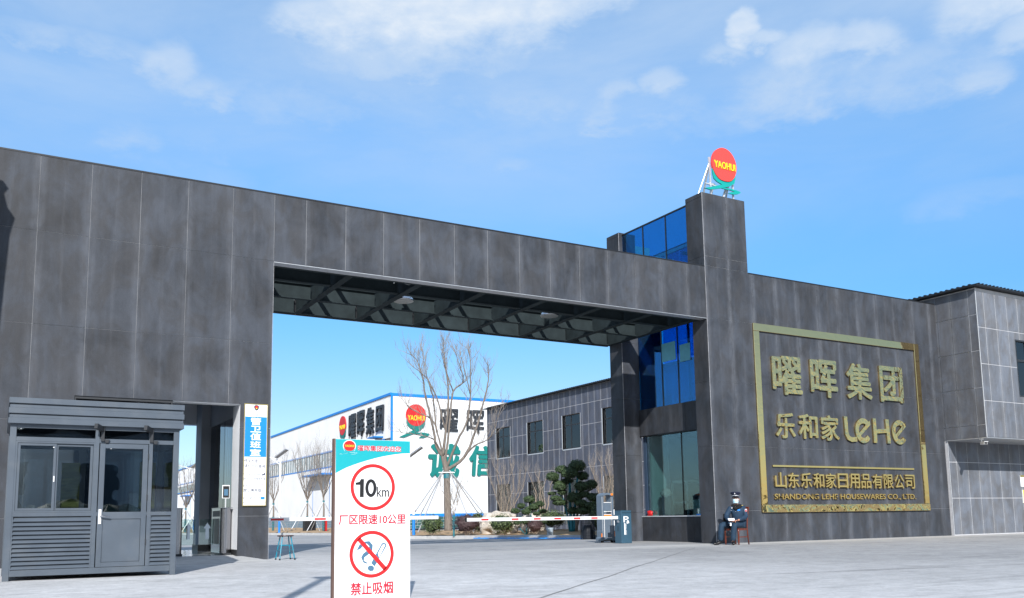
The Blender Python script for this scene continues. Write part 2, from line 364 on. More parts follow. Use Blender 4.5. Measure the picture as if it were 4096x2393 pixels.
def ground_mat():
    m, t, b = new_mat('worn_concrete')
    A = t.nodes.new; K = t.links.new
    put(b, (.36, .365, .37), .8, 0, .3)
    g = A('ShaderNodeNewGeometry')
    def vm(s):
        n = A('ShaderNodeVectorMath'); n.operation = 'MULTIPLY'; K(g.outputs['Position'], n.inputs[0]); n.inputs[1].default_value = s; return n.outputs[0]
    def rot(ang, s):
        mp = A('ShaderNodeMapping'); mp.inputs['Rotation'].default_value = (0, 0, ang); mp.inputs['Scale'].default_value = s
        K(g.outputs['Position'], mp.inputs['Vector']); return mp.outputs[0]
    def nz(vec, sc, det=6, ro=.6, dis=0):
        n = A('ShaderNodeTexNoise'); n.inputs['Scale'].default_value = sc; n.inputs['Detail'].default_value = det
        n.inputs['Roughness'].default_value = ro; n.inputs['Distortion'].default_value = dis; K(vec, n.inputs['Vector']); return n.outputs[0]
    def rng(v, a, bb, c, d):
        n = A('ShaderNodeMapRange'); n.interpolation_type = 'SMOOTHSTEP'; K(v, n.inputs[0])
        for i, q in enumerate((a, bb, c, d)): n.inputs[i + 1].default_value = q
        return n.outputs[0]
    def mm(op, x, y=None):
        n = A('ShaderNodeMath'); n.operation = op
        for i, v in enumerate((x, y)):
            if v is None: continue
            if isinstance(v, (int, float)): n.inputs[i].default_value = v
            else: K(v, n.inputs[i])
        return n.outputs[0]
    big = nz(vm((1, 1, 1)), .28, 5, .6, .5)
    mid = nz(vm((1, 1, 1)), 1.7, 7, .68, .8)
    fine = nz(vm((1, 1, 1)), 26, 4, .65)
    ty1 = nz(rot(.32, (.10, 3.2, 1)), 1.0, 5, .6, .15)
    ty2 = nz(rot(-.10, (.07, 4.6, 1)), 1.0, 6, .7, .1)
    ty3 = nz(rot(.75, (.09, 3.6, 1)), 1.3, 5, .6, .2)
    f = mm('ADD', rng(big, .3, .7, .90, 1.08), mm('ADD', mm('MULTIPLY', mm('SUBTRACT', mid, .5), .85), mm('MULTIPLY', mm('SUBTRACT', nz(vm((1, 1, 1)), 5.5, 6, .7, .6), .5), .75)))
    f = mm('ADD', f, mm('MULTIPLY', mm('SUBTRACT', fine, .5), .55))
    f = mm('MULTIPLY', f, rng(ty1, .55, .74, 1, .78))
    f = mm('MULTIPLY', f, rng(ty2, .56, .72, 1, .74))
    f = mm('MULTIPLY', f, rng(ty3, .60, .75, 1, .82))
    f = mm('MULTIPLY', f, rng(ty2, .22, .36, 1.16, 1))
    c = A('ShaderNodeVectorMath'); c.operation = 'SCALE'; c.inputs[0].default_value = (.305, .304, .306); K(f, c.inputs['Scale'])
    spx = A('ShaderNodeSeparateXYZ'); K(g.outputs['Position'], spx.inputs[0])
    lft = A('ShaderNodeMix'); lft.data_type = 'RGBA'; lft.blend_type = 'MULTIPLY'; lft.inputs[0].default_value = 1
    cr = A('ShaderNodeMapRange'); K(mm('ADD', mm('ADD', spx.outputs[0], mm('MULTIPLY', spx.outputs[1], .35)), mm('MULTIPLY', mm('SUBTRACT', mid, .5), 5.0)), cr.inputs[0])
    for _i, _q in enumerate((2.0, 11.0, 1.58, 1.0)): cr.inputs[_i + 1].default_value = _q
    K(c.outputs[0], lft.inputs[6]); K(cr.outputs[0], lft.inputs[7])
    pale = A('ShaderNodeMix'); pale.data_type = 'RGBA'
    K(rng(nz(vm((.35, 1.2, 1)), .9, 6, .7), .58, .72, 0, .5), pale.inputs[0]); K(lft.outputs[2], pale.inputs[6]); pale.inputs[7].default_value = (.47, .47, .46, 1)
    # pale grit lying along the foot of the wall, chips and oil specks over the yard
    grit = A('ShaderNodeMix'); grit.data_type = 'RGBA'
    yy = mm('ADD', spx.outputs[1], mm('MULTIPLY', mm('SUBTRACT', mid, .5), 2.2))
    K(mm('MULTIPLY', mm('MULTIPLY', rng(yy, -2.0, -.5, 0, .65), rng(spx.outputs[1], .0, .25, 1, 0)), rng(spx.outputs[0], 8, 13, .2, 1)), grit.inputs[0]); K(pale.outputs[2], grit.inputs[6]); grit.inputs[7].default_value = (.50, .49, .47, 1)
    chip = A('ShaderNodeMix'); chip.data_type = 'RGBA'
    K(rng(nz(vm((1, 1, 1)), 11, 3, .6), .70, .74, 0, .75), chip.inputs[0]); K(grit.outputs[2], chip.inputs[6]); chip.inputs[7].default_value = (.62, .60, .57, 1)
    oil = A('ShaderNodeMix'); oil.data_type = 'RGBA'
    K(rng(nz(vm((1, 1.4, 1)), 4.2, 5, .62, .6), .665, .73, 0, .6), oil.inputs[0]); K(chip.outputs[2], oil.inputs[6]); oil.inputs[7].default_value = (.12, .12, .12, 1)
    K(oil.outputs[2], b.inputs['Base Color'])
    bp = A('ShaderNodeBump'); bp.inputs['Strength'].default_value = .25; bp.inputs['Distance'].default_value = .008
    K(mm('ADD', fine, mid), bp.inputs['Height']); K(bp.outputs[0], b.inputs['Normal'])
    return m
MT['ground'] = ground_mat()

# ---------------------------------------------------------------- mesh helpers
class MB:
    def __init__(s): s.v = []; s.f = []
    def box(s, x0, x1, y0, y1, z0, z1):
        if x0 > x1: x0, x1 = x1, x0
        if y0 > y1: y0, y1 = y1, y0
        if z0 > z1: z0, z1 = z1, z0
        n = len(s.v)
        s.v += [(x0, y0, z0), (x1, y0, z0), (x1, y1, z0), (x0, y1, z0), (x0, y0, z1), (x1, y0, z1), (x1, y1, z1), (x0, y1, z1)]
        s.f += [(n, n + 3, n + 2, n + 1), (n + 4, n + 5, n + 6, n + 7), (n, n + 1, n + 5, n + 4), (n + 1, n + 2, n + 6, n + 5), (n + 2, n + 3, n + 7, n + 6), (n + 3, n, n + 4, n + 7)]
        return s
    def tube(s, pts, rad, seg=8, cap=True):
        """tube along a polyline; rad is one radius or one per point"""
        pts = [Vector(p) for p in pts]
        if isinstance(rad, (int, float)): rad = [rad] * len(pts)
        rings = []; prev = None
        for i, p in enumerate(pts):
            d = (pts[min(i + 1, len(pts) - 1)] - pts[max(i - 1, 0)])
            if d.length < 1e-9: d = Vector((0, 0, 1))
            d.normalize()
            if prev is None:
                a = d.orthogonal().normalized()
            else:
                a = prev - d * prev.dot(d)
                a = a.normalized() if a.length > 1e-6 else d.orthogonal().normalized()
            prev = a; b = d.cross(a)
            n = len(s.v)
            for k in range(seg):
                t = 2 * math.pi * k / seg
                s.v.append(tuple(p + (a * math.cos(t) + b * math.sin(t)) * rad[i]))
            rings.append(n)
        for i in range(len(rings) - 1):
            for k in range(seg):
                a0, b0 = rings[i], rings[i + 1]; k2 = (k + 1) % seg
                s.f.append((a0 + k, a0 + k2, b0 + k2, b0 + k))
        if cap:
            s.f.append(tuple(rings[0] + k for k in reversed(range(seg))))
            s.f.append(tuple(rings[-1] + k for k in range(seg)))
        return s
    def beam(s, a, b, w, h):
        """rectangular bar from a to b, w across (horizontal), h in the other direction"""
        a = Vector(a); b = Vector(b); d = (b - a).normalized()
        up = Vector((0, 0, 1)) if abs(d.z) < .95 else Vector((0, 1, 0))
        x = d.cross(up).normalized(); y = x.cross(d)
        n = len(s.v)
        for p in (a, b):
            for sx, sy in ((-1, -1), (1, -1), (1, 1), (-1, 1)): s.v.append(tuple(p + x * sx * w / 2 + y * sy * h / 2))
        s.f += [(n, n + 1, n + 2, n + 3), (n + 7, n + 6, n + 5, n + 4)]
        for k in range(4):
            k2 = (k + 1) % 4; s.f.append((n + k2, n + k, n + 4 + k, n + 4 + k2))
        return s
    def lathe(s, c, prof, seg=20, axis='z'):
        rings = []
        for r, h in prof:
            n = len(s.v); rings.append(n)
            for k in range(seg):
                t = 2 * math.pi * k / seg; a, b = r * math.cos(t), r * math.sin(t)
                s.v.append({'z': (c[0] + a, c[1] + b, c[2] + h), 'y': (c[0] + a, c[1] + h, c[2] + b), 'x': (c[0] + h, c[1] + a, c[2] + b)}[axis])
        for i in range(len(rings) - 1):
            for k in range(seg):
                k2 = (k + 1) % seg; s.f.append((rings[i] + k, rings[i] + k2, rings[i + 1] + k2, rings[i + 1] + k))
        s.f.append(tuple(rings[0] + k for k in reversed(range(seg)))); s.f.append(tuple(rings[-1] + k for k in range(seg)))
        return s
    def poly(s, pts, y0, y1, frame=None):
        """prism of a 2-D outline (x,z) between depths y0 (front) and y1; frame maps (x,y,z)"""
        n = len(s.v); k = len(pts)
        ar = sum(pts[i][0] * pts[(i + 1) % k][1] - pts[(i + 1) % k][0] * pts[i][1] for i in range(k))
        if ar < 0: pts = pts[::-1]
        for y in (y0, y1):
            for x, z in pts: s.v.append((x, y, z) if frame is None else tuple(frame(x, y, z)))
        s.f.append(tuple(n + i for i in range(k))); s.f.append(tuple(n + k + i for i in reversed(range(k))))
        for i in range(k):
            j = (i + 1) % k; s.f.append((n + i, n + k + i, n + k + j, n + j))
        return s
    def ell(s, c, r, seg=16, rings=10, wob=0.0, seed=0, fn=None):
        n = len(s.v); vs = []
        for i in range(rings + 1):
            ph = math.pi * i / rings
            for k in range(seg):
                t = 2 * math.pi * k / seg
                d = Vector((math.sin(ph) * math.cos(t), math.sin(ph) * math.sin(t), math.cos(ph)))
                q = 1 + wob * noise.noise(d * 2.3 + Vector((seed, seed * 1.7, 0)))
                p = Vector((d.x * r[0] * q, d.y * r[1] * q, d.z * r[2] * q))
                if fn: p = fn(p)
                s.v.append(tuple(Vector(c) + p))
        for i in range(rings):
            for k in range(seg):
                k2 = (k + 1) % seg
                s.f.append((n + i * seg + k, n + (i + 1) * seg + k, n + (i + 1) * seg + k2, n + i * seg + k2))
        return s
    def mesh(s, name, m, smooth=False):
        me = bpy.data.meshes.new(name)
        me.from_pydata(s.v, [], s.f); me.validate(); me.update()
        if m is not None: me.materials.append(MT[m] if isinstance(m, str) else m)
        if smooth:
            me.polygons.foreach_set('use_smooth', [True] * len(me.polygons))
        return me
    def obj(s, name, m, parent=None, smooth=False, recalc=True, bevel=0, label=None):
        me = s.mesh(name, m, smooth)
        if recalc:
            bm = bmesh.new(); bm.from_mesh(me); bmesh.ops.recalc_face_normals(bm, faces=bm.faces); bm.to_mesh(me); bm.free()
        o = bpy.data.objects.new(name, me); COL.objects.link(o)
        if parent is not None: o.parent = parent
        if bevel:
            md = o.modifiers.new('bevel', 'BEVEL'); md.width = bevel; md.segments = 2; md.limit_method = 'ANGLE'; md.angle_limit = R(40)
        if label: o['label'] = label
        return o
def thing(name, label, cat, group=None, loc=(0, 0, 0), rz=0.0):
    o = bpy.data.objects.new(name, None); o.empty_display_size = .3; COL.objects.link(o)
    o.location = loc; o.rotation_euler = (0, 0, rz)
    o['label'] = label; o['category'] = cat
    if group: o['group'] = group
    return o
def tag(o, label, cat, group=None, kind=None):
    o['label'] = label; o['category'] = cat
    if group: o['group'] = group
    return o
def struct(o): o['kind'] = 'structure'; return o
def stuff(o): o['kind'] = 'stuff'; return o
def B(*a): return MB().box(*a)
def copy_tree(o, loc, rz, label, parent=None):
    c = o.copy(); COL.objects.link(c)
    if parent is None:
        c.location = loc; c.rotation_euler = (0, 0, rz); c['label'] = label
    else: c.parent = parent
    for ch in o.children: copy_tree(ch, None, None, None, c)
    return c

_pc = {}
def clad(parent, plane, at, us, zs, holes, m, gap=.008, t=.02, name='panel', skip=None, jit=0.0015):
    """cladding laid panel by panel on a wall. plane 'y': wall faces -y at y=at, u is x; plane 'x': wall faces -x at x=at, u is y"""
    out = []
    for i in range(len(us) - 1):
        for j in range(len(zs) - 1):
            rects = [(us[i] + gap / 2, us[i + 1] - gap / 2, zs[j] + gap / 2, zs[j + 1] - gap / 2)]
            for h in holes:
                nr = []
                for (a, b, c, d) in rects:
                    if h[0] >= b or h[1] <= a or h[2] >= d or h[3] <= c: nr.append((a, b, c, d)); continue
                    if h[0] > a: nr.append((a, h[0], c, d)); a = h[0]
                    if h[1] < b: nr.append((h[1], b, c, d)); b = h[1]
                    if h[2] > c: nr.append((a, b, c, h[2]))
                    if h[3] < d: nr.append((a, b, h[3], d))
                rects = nr
            rects = [q for q in rects if q[1] - q[0] > .012 and q[3] - q[2] > .012]
            if not rects: continue
            u0, z0 = rects[0][0], rects[0][2]
            key = (plane, t, m, tuple(tuple(round(v, 3) for v in (a - u0, b - u0, c - z0, d - z0)) for a, b, c, d in rects))
            if key not in _pc:
                mb = MB()
                for a, b, c, d in rects:
                    if plane == 'y': mb.box(a - u0, b - u0, 0, t, c - z0, d - z0)
                    else: mb.box(0, t, a - u0, b - u0, c - z0, d - z0)
                _pc[key] = mb.mesh(name, m)
            o = bpy.data.objects.new(name, _pc[key]); COL.objects.link(o); o.parent = parent
            j_ = random.uniform(-jit, jit)
            o.location = (u0, at + j_, z0) if plane == 'y' else (at + j_, u0, z0)
            out.append(o)
    return out
def wall_holes(mb, plane, d0, d1, u0, u1, z0, z1, holes):
    us = sorted({u0, u1, *[h[0] for h in holes], *[h[1] for h in holes]}); us = [u for u in us if u0 <= u <= u1]
    zs = sorted({z0, z1, *[h[2] for h in holes], *[h[3] for h in holes]}); zs = [z for z in zs if z0 <= z <= z1]
    for a, b in zip(us, us[1:]):
        run = None
        for c, d in zip(zs, zs[1:]):
            mu, mz = (a + b) / 2, (c + d) / 2
            solid = not any(h[0] < mu < h[1] and h[2] < mz < h[3] for h in holes)
            if solid: run = (run[0], d) if run else (c, d)
            if (not solid or d == zs[-1]) and run:
                if plane == 'y': mb.box(a, b, d0, d1, run[0], run[1])
                else: mb.box(d0, d1, a, b, run[0], run[1])
                run = None
    return mb
def frange(a, b, s):
    out = [a]
    while out[-1] + s < b - .02: out.append(out[-1] + s)
    out.append(b); return out

# lettering: text objects are turned into plain meshes
def glyph(txt, rect, face, m, parent, name='letter', depth=.01, bold=0.0, shear=0.0, away=0.0, smooth=False, bev=0.0):
    """rect=(u0,z0,u1,z1) on a wall; face=('y', y) seen from -y, or ('x', x) seen from -x (u runs towards -y). The text fills the rect."""
    c = bpy.data.curves.new('t', 'FONT'); c.body = txt; c.size = 1; c.extrude = .5; c.shear = shear
    c.resolution_u = 3
    if bev: c.bevel_depth = bev; c.bevel_resolution = 0
    o = bpy.data.objects.new('t', c); COL.objects.link(o)
    dg = bpy.context.evaluated_depsgraph_get(); dg.update()
    me = bpy.data.meshes.new_from_object(o.evaluated_get(dg))
    bpy.data.objects.remove(o); bpy.data.curves.remove(c)
    me.name = name
    if len(me.vertices) == 0: return None
    xs = [v.co.x for v in me.vertices]; ys = [v.co.y for v in me.vertices]; zs_ = [v.co.z for v in me.vertices]
    x0, x1, y0, y1, q0, q1 = min(xs), max(xs), min(ys), max(ys), min(zs_), max(zs_)
    u0, w0, u1, w1 = rect
    ext = max(x1 - x0, y1 - y0); n0 = len(me.vertices); n = max(1, len(txt)) if x1 - x0 > 1.5 * (y1 - y0) else 1
    if bold > .004:
        # heavier weight: the outline is laid down several times, shifted by the extra stroke width, each a hair lower than the last
        bm0 = bmesh.new(); bm0.from_mesh(me); geom = bm0.verts[:] + bm0.edges[:] + bm0.faces[:]
        sh_ = [(1, 0), (-1, 0), (0, 1), (0, -1), (.7, .7), (-.7, .7), (.7, -.7), (-.7, -.7)]
        if bold < .02: sh_ = sh_[:4]
        for i_, (ax, ay) in enumerate(sh_):
            r_ = bmesh.ops.duplicate(bm0, geom=geom)
            vs_ = [g_ for g_ in r_['geom'] if isinstance(g_, bmesh.types.BMVert)]
            for v in vs_: v.co.x += ax * bold; v.co.y += ay * bold; v.co.z = v.co.z - (.012 + .012 * i_) * (1 if v.co.z > 0 else -1)
        bm0.to_mesh(me); bm0.free()
        x0 -= bold; x1 += bold; y0 -= bold; y1 += bold
    for v in me.vertices:
        fx = (v.co.x - x0) / (x1 - x0); fz = (v.co.y - y0) / (y1 - y0); fd = (v.co.z - q0) / (q1 - q0)   # fd 1 = towards the reader
        u = u0 + fx * (u1 - u0); z = w0 + fz * (w1 - w0); d = face[1] - away - (.15 + .85 * fd) * depth if False else face[1] - away - fd * depth
        v.co = Vector((u, d, z)) if face[0] == 'y' else Vector((d, u, z))
    me.materials.clear(); me.materials.append(MT[m])
    if face[0] == 'x':
        pass
    bm = bmesh.new(); bm.from_mesh(me); bmesh.ops.recalc_face_normals(bm, faces=bm.faces); bm.to_mesh(me); bm.free()
    o = bpy.data.objects.new(name, me); COL.objects.link(o)
    if parent is not None: o.parent = parent
    return o
def arc(cx, cz, r, a0, a1, n, rz=None):
    rz = r if rz is None else rz
    return [(cx + r * math.cos(R(a0 + (a1 - a0) * i / n)), cz + rz * math.sin(R(a0 + (a1 - a0) * i / n))) for i in range(n + 1)]
SW1 = [(-.94, -.30), (-.94, -.60), (-.86, -.92), (-.62, -1.16), (-.22, -1.35), (-1.0, -1.75), (-1.66, -2.05), (-1.2, -2.09), (-.25, -1.71), (.45, -1.35), (.82, -1.0), (.93, -.65), (.9, -.35)]
SW2 = [(-.27, -1.71), (-.12, -1.62), (.55, -1.56), (1.0, -1.59), (1.3, -1.66), (1.33, -1.76), (1.1, -1.93), (.75, -2.06), (.28, -2.07), (.5, -1.9), (.85, -1.76), (.5, -1.70), (.1, -1.73)]
def logo(parent, c, rad, face, depth, squash=1.0, sx=1.0, redm='orange_red', tealm='teal', texty=(-.22, .13), tw=.86, thick=0.02, outline=None):
    """red sun disc with yellow lettering over a teal swoosh"""
    def fr(x, y, z): return Vector((x, y, z)) if face[0] == 'y' else Vector((y, x, z))
    sgn = 1 if face[0] == 'y' else -1
    def mp(p):
        x, z = p
        if z < -.9: z = -.9 + (z + .9) * squash
        return (c[0] + sgn * sx * x * rad, c[1] + z * rad)
    f = face[1]
    if outline:
        mb = MB(); k = 1.12
        mb.poly([mp(p) for p in arc(0, 0, k, 0, 360, 40)[:-1]], f - depth * .25, f, fr)
        mb.obj('outline', outline, parent)
        mb = MB(); mb.poly([mp((a * 1.06, b * 1.0 - .06 if b < -1.5 else b)) for a, b in SW1], f - depth * .2, f - .0001, fr); mb.obj('outline', outline, parent)
        mb = MB(); mb.poly([mp((a * 1.05 - .02, b - .06 if b < -1.8 else b + .05)) for a, b in SW2], f - depth * .15, f - .0001, fr); mb.obj('outline', outline, parent)
    MB().poly([mp(p) for p in SW1], f - depth * .72, f - depth * .3, fr).obj('swoosh', tealm, parent)
    MB().poly([mp(p) for p in SW2], f - depth * .64, f - depth * .3, fr).obj('swoosh', tealm, parent)
    MB().poly([mp(p) for p in arc(0, 0, 1, 0, 360, 48)[:-1]], f - depth, f - depth * .28, fr).obj('disc', redm, parent)
    a, b = mp((-tw, texty[0])), mp((tw, texty[1]))
    glyph('YAOHUI', (a[0], a[1], b[0], b[1]), (face[0], f - depth), 'yellow', parent, 'lettering', depth=max(.002, depth * .25), bold=.012)
# ================================================================ ground and setting
def gz(y):
    """the yard falls gently away behind the gate"""
    return 0.0 if y < 4.6 else max(-.155, -.0105 * (y - 4.6))
gr = MB(); ys_ = [-200, 4.6] + [4.6 + 1.64 * k for k in range(1, 9)] + [4.6 + .155 / .0105, 700]
for y in ys_: gr.v += [(-400, y, gz(y)), (500, y, gz(y))]
for k in range(len(ys_) - 1): gr.f.append((2 * k, 2 * k + 1, 2 * k + 3, 2 * k + 2))
struct(gr.obj('ground', 'ground'))
# slab joints cut in the yard: thin dark strips just above the concrete
mb = MB()
for x0, y0, x1, y1 in [(2.0, -13.4, 14.6, -1.9), (14.6, -1.9, 24.0, -6.8), (4.95, -.9, 17.0, -.9), (6.0, -9.5, 30, -14.0), (4.9, 4.4, 17, 4.4)]:
    pts = []
    n = 26
    for i in range(n + 1):
        t = i / n; pts.append((x0 + (x1 - x0) * t + random.uniform(-.02, .02), y0 + (y1 - y0) * t + random.uniform(-.02, .02)))
    for a, b in zip(pts, pts[1:]):
        d = Vector((b[0] - a[0], b[1] - a[1])).normalized(); w = random.uniform(.006, .014); nx, ny = -d.y * w, d.x * w; k = len(mb.v)
        mb.v += [(a[0] - nx, a[1] - ny, .004), (a[0] + nx, a[1] + ny, .004), (b[0] + nx, b[1] + ny, .004), (b[0] - nx, b[1] - ny, .004)]; mb.f.append((k, k + 1, k + 2, k + 3))
MT['crack'] = plain('dark_joint_filler', (.22, .22, .22), .9)
struct(mb.obj('pavement', 'crack'))

def soil_patch(name, outline, z, h, seed, mounds=()):
    """planting bed: a bumpy sheet of soil inside an outline"""
    xs = [p[0] for p in outline]; ys = [p[1] for p in outline]
    def inside(x, y):
        c = False; n = len(outline)
        for i in range(n):
            (x1, y1), (x2, y2) = outline[i], outline[(i + 1) % n]
            if (y1 > y) != (y2 > y) and x < (x2 - x1) * (y - y1) / (y2 - y1) + x1: c = not c
        return c
    mb = MB(); st = .35; nx = int((max(xs) - min(xs)) / st) + 2; ny = int((max(ys) - min(ys)) / st) + 2; idx = {}
    def edge(x, y):
        best = 9
        for i in range(len(outline)):
            a = Vector(outline[i]); b = Vector(outline[(i + 1) % len(outline)]); p = Vector((x, y)); d = b - a
            t = max(0, min(1, (p - a).dot(d) / d.length_squared)); best = min(best, (p - a - d * t).length)
        return best
    for i in range(nx):
        for j in range(ny):
            x = min(xs) + i * st; y = min(ys) + j * st
            if not inside(x, y): continue
            e = edge(x, y)
            zz = z + min(1, e / .8) * h * (.5 + noise.noise(Vector((x * .7, y * .7, seed)))) + .03 * noise.noise(Vector((x * 3, y * 3, seed)))
            for mx, my, mr, mh in mounds: zz += mh * math.exp(-((x - mx) ** 2 + (y - my) ** 2) / mr ** 2)
            idx[i, j] = len(mb.v); mb.v.append((x, y, zz))
    for (i, j) in idx:
        q = [(i, j), (i + 1, j), (i + 1, j + 1), (i, j + 1)]
        if all(k in idx for k in q): mb.f.append(tuple(idx[k] for k in q))
    # skirt down to the kerb
    k = len(mb.v)
    for p in outline: mb.v.append((p[0], p[1], z - .02))
    mb.f.append(tuple(range(k, k + len(outline))))
    o = mb.obj(name, 'soil', None, smooth=True); return struct(o)
def kerb_run(name, pts, w=.14, h=.15, step=1.0):
    """kerb of separate stones"""
    root = bpy.data.objects.new(name, None); COL.objects.link(root); struct(root)
    for a, b in zip(pts, pts[1:]):
        a = Vector((*a, 0)); b = Vector((*b, 0)); n = max(1, round((b - a).length / step)); d = (b - a) / n; ang = math.atan2(d.y, d.x)
        key = ('kerb', round(d.length, 2))
        if key not in _pc:
            m_ = MB(); m_.box(.006, d.length - .006, 0, w, -.05, h); _pc[key] = m_.mesh('kerb_stone', 'kerb')
        for i in range(n):
            o = bpy.data.objects.new('kerb_stone', _pc[key]); COL.objects.link(o); o.parent = root
            o.location = a + d * i + Vector((0, 0, gz((a + d * (i + .5)).y) + random.uniform(-.006, .004))); o.rotation_euler = (0, 0, ang)
    return root
RK = [(15.9, 22.6), (16.65, 22.24), (17.47, 21.72), (18.26, 20.28), (19.1, 18.06), (19.36, 15.06), (19.4, 12.13), (19.34, 10.31), (19.32, 8.7), (19.7, 8.0), (20.8, 7.8), (28.5, 7.8)]
kerb_run('kerb', RK)
soil_patch('planting_bed', RK + [(28.7, 8.5), (28.7, 36), (26, 44), (20.5, 36), (16.6, 26), (15.4, 23.4)], -.02, .05, 3.3,
           [(21.3, 25.3, 1.9, .15), (22.1, 14.4, 1.4, .14), (24.0, 18.4, 1.9, .18), (18.4, 20.8, 1.2, .04), (20.4, 20, 1.2, .05), (18.7, 24.4, 1.4, .10), (22.6, 21, 1.5, .07)])
LK = [(11.5, 58), (15.42, 48.42), (16.65, 44.47), (17.8, 40.86), (18.66, 37.06), (19.33, 33.13), (19.44, 30.58), (20.3, 30.0), (22, 34)]
kerb_run('kerb', LK)
soil_patch('planting_bed', LK + [(26, 46), (30.4, 55), (30.4, 120), (12, 120), (6, 70)], -.02, .10, 8.1, [(19.5, 46.5, 3.5, .05)])

# ================================================================ gatehouse: left building, portal beam, tower, right screen wall
G = thing('gatehouse', 'long dark grey panelled gatehouse with wide portal opening, blue glass tower and rooftop logo', 'building', loc=(4.87, 0, 0))
G_OFF = Vector((4.87, 0, 0))
class PX:      # parts are modelled in world coordinates and hung on a thing whose empty stands at its base
    def __init__(s, root): s.inv = Matrix.Translation(-root.location); s.root = root
def hang(o, root):
    """parent without moving"""
    o.parent = root; o.matrix_parent_inverse = Matrix.Translation(-Vector(root.location)); return o
def part(mb, name, m, root, **k):
    o = mb.obj(name, m, None, **k); return hang(o, root)
def cladding(root, *a, **k):
    for o in clad(None, *a, **k): hang(o, root)
ZT = 7.78
zs_ = [0.0, .88, 2.68, 4.48, 6.27, ZT]
# backing walls (pale joints show between the panels)
mb = MB()
mb.box(-9, 1.17, .006, .30, 0, 7.74)
mb.box(1.17, 4.24, .006, .30, 3.175, 7.74)
mb.box(4.265, 4.85, .006, .61, 0, 7.74)
mb.box(1.17, 2.93, .006, .30, 0, .9)
part(mb, 'wall', 'grout_dim', G)
mb = MB(); mb.box(4.86, 17.04, .006, .24, 6.275, 7.74); part(mb, 'portal_beam_core', 'grout_dim', G)
mb = MB(); mb.box(17.075, 27.28, .006, .30, 0, 7.74); mb.box(17.075, 18.70, .006, .70, 7.74, 9.92); mb.box(17.075, 17.66, .30, .60, 0, 7.74); part(mb, 'wall', 'grout_dim', G)
us = [-9 + .9 * 0] + [4.0 - .9 * k for k in range(13, -1, -1)]
us = sorted(set([round(u, 3) for u in us if u > -8.9] + [-9.0, 4.87]))
cladding(G, 'y', 0.0, us, zs_, [(1.17, 4.245, 0, 3.17)], 'facade', gap=.006)
usb = [4.87, 5.57] + [round(6.47 + .9 * k, 3) for k in range(12)] + [17.06]
cladding(G, 'y', 0.0, usb, [6.26, ZT], [], 'facade_beam', gap=.008)
usr = [round(17.06 + .9 * k, 3) for k in range(12)] + [27.30]
cladding(G, 'y', 0.0, usr, zs_, [], 'facade_right', gap=.006)
cladding(G, 'y', 0.0, [17.06, 17.98, 18.71], [ZT, 8.07, 9.94], [], 'facade_right')
# under-sill wall left of the passage
# tower left flank, sun-grazed side faces
cladding(G, 'x', 17.06, [0.022, .61], zs_[:-1], [], 'facade_side_shaded')
cladding(G, 'x', 17.06, [0.022, .71], [ZT - .01, 8.07, 9.82, 9.94], [], 'facade_side_shaded')
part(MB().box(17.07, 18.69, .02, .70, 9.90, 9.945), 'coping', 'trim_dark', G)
part(MB().box(17.068, 17.66, .60, .612, 0, 6.3), 'return_panel', 'facade_side_shaded', G)
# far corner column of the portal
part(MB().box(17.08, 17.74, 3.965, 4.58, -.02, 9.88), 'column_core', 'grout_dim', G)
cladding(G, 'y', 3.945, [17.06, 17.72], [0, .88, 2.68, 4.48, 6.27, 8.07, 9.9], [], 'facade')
cladding(G, 'x', 17.06, [3.967, 4.60], [0, .88, 2.68, 4.48, 6.27, 8.07, 9.78, 9.9], [], 'facade_side_shaded')
# stone corner trims (thin pale arris)
MT['arris'] = plain('pale_arris', (.32, .32, .34), .7, var=.3, scale=9)
part(MB().box(17.052, 17.062, -.004, .006, 0, 9.94), 'corner_trim', 'arris', G)
part(MB().box(17.052, 17.062, 3.938, 3.948, 0, 9.88), 'corner_trim', 'arris', G)
part(MB().box(4.872, 4.878, -.004, .004, 0, 6.26), 'corner_trim', 'arris', G)
# low wall and spandrel between the columns (recessed)
part(MB().box(17.672, 17.95, .615, 3.94, 0, .74), 'sill_wall_core', 'grout_dim', G)
cladding(G, 'x', 17.65, [.615, 1.55, 2.62, 3.4, 3.94], [0, .76], [], 'facade_side_shaded')
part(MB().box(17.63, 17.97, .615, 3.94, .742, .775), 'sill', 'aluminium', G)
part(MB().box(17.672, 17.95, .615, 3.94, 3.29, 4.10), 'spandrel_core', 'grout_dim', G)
cladding(G, 'x', 17.65, [.615, 1.75, 2.72, 3.5, 3.94], [3.28, 4.12], [], 'facade_side_shaded')
part(MB().box(17.66, 17.94, .615, 3.94, 3.262, 3.286), 'window_head', 'trim_dark', G)
# lower show window
gw = part(MB().box(17.80, 17.812, .66, 2.14, .80, 3.25), 'window_pane', 'teal_glass', G)
part(MB().box(17.80, 17.812, 2.15, 3.80, .80, 3.25), 'window_pane', 'teal_glass', G)
part(MB().box(17.78, 17.82, 3.80, 3.94, .78, 3.26), 'window_jamb', 'room_blue', G)
part(MB().box(17.79, 17.83, 2.138, 2.152, .78, 3.26), 'mullion', 'trim_dark', G)
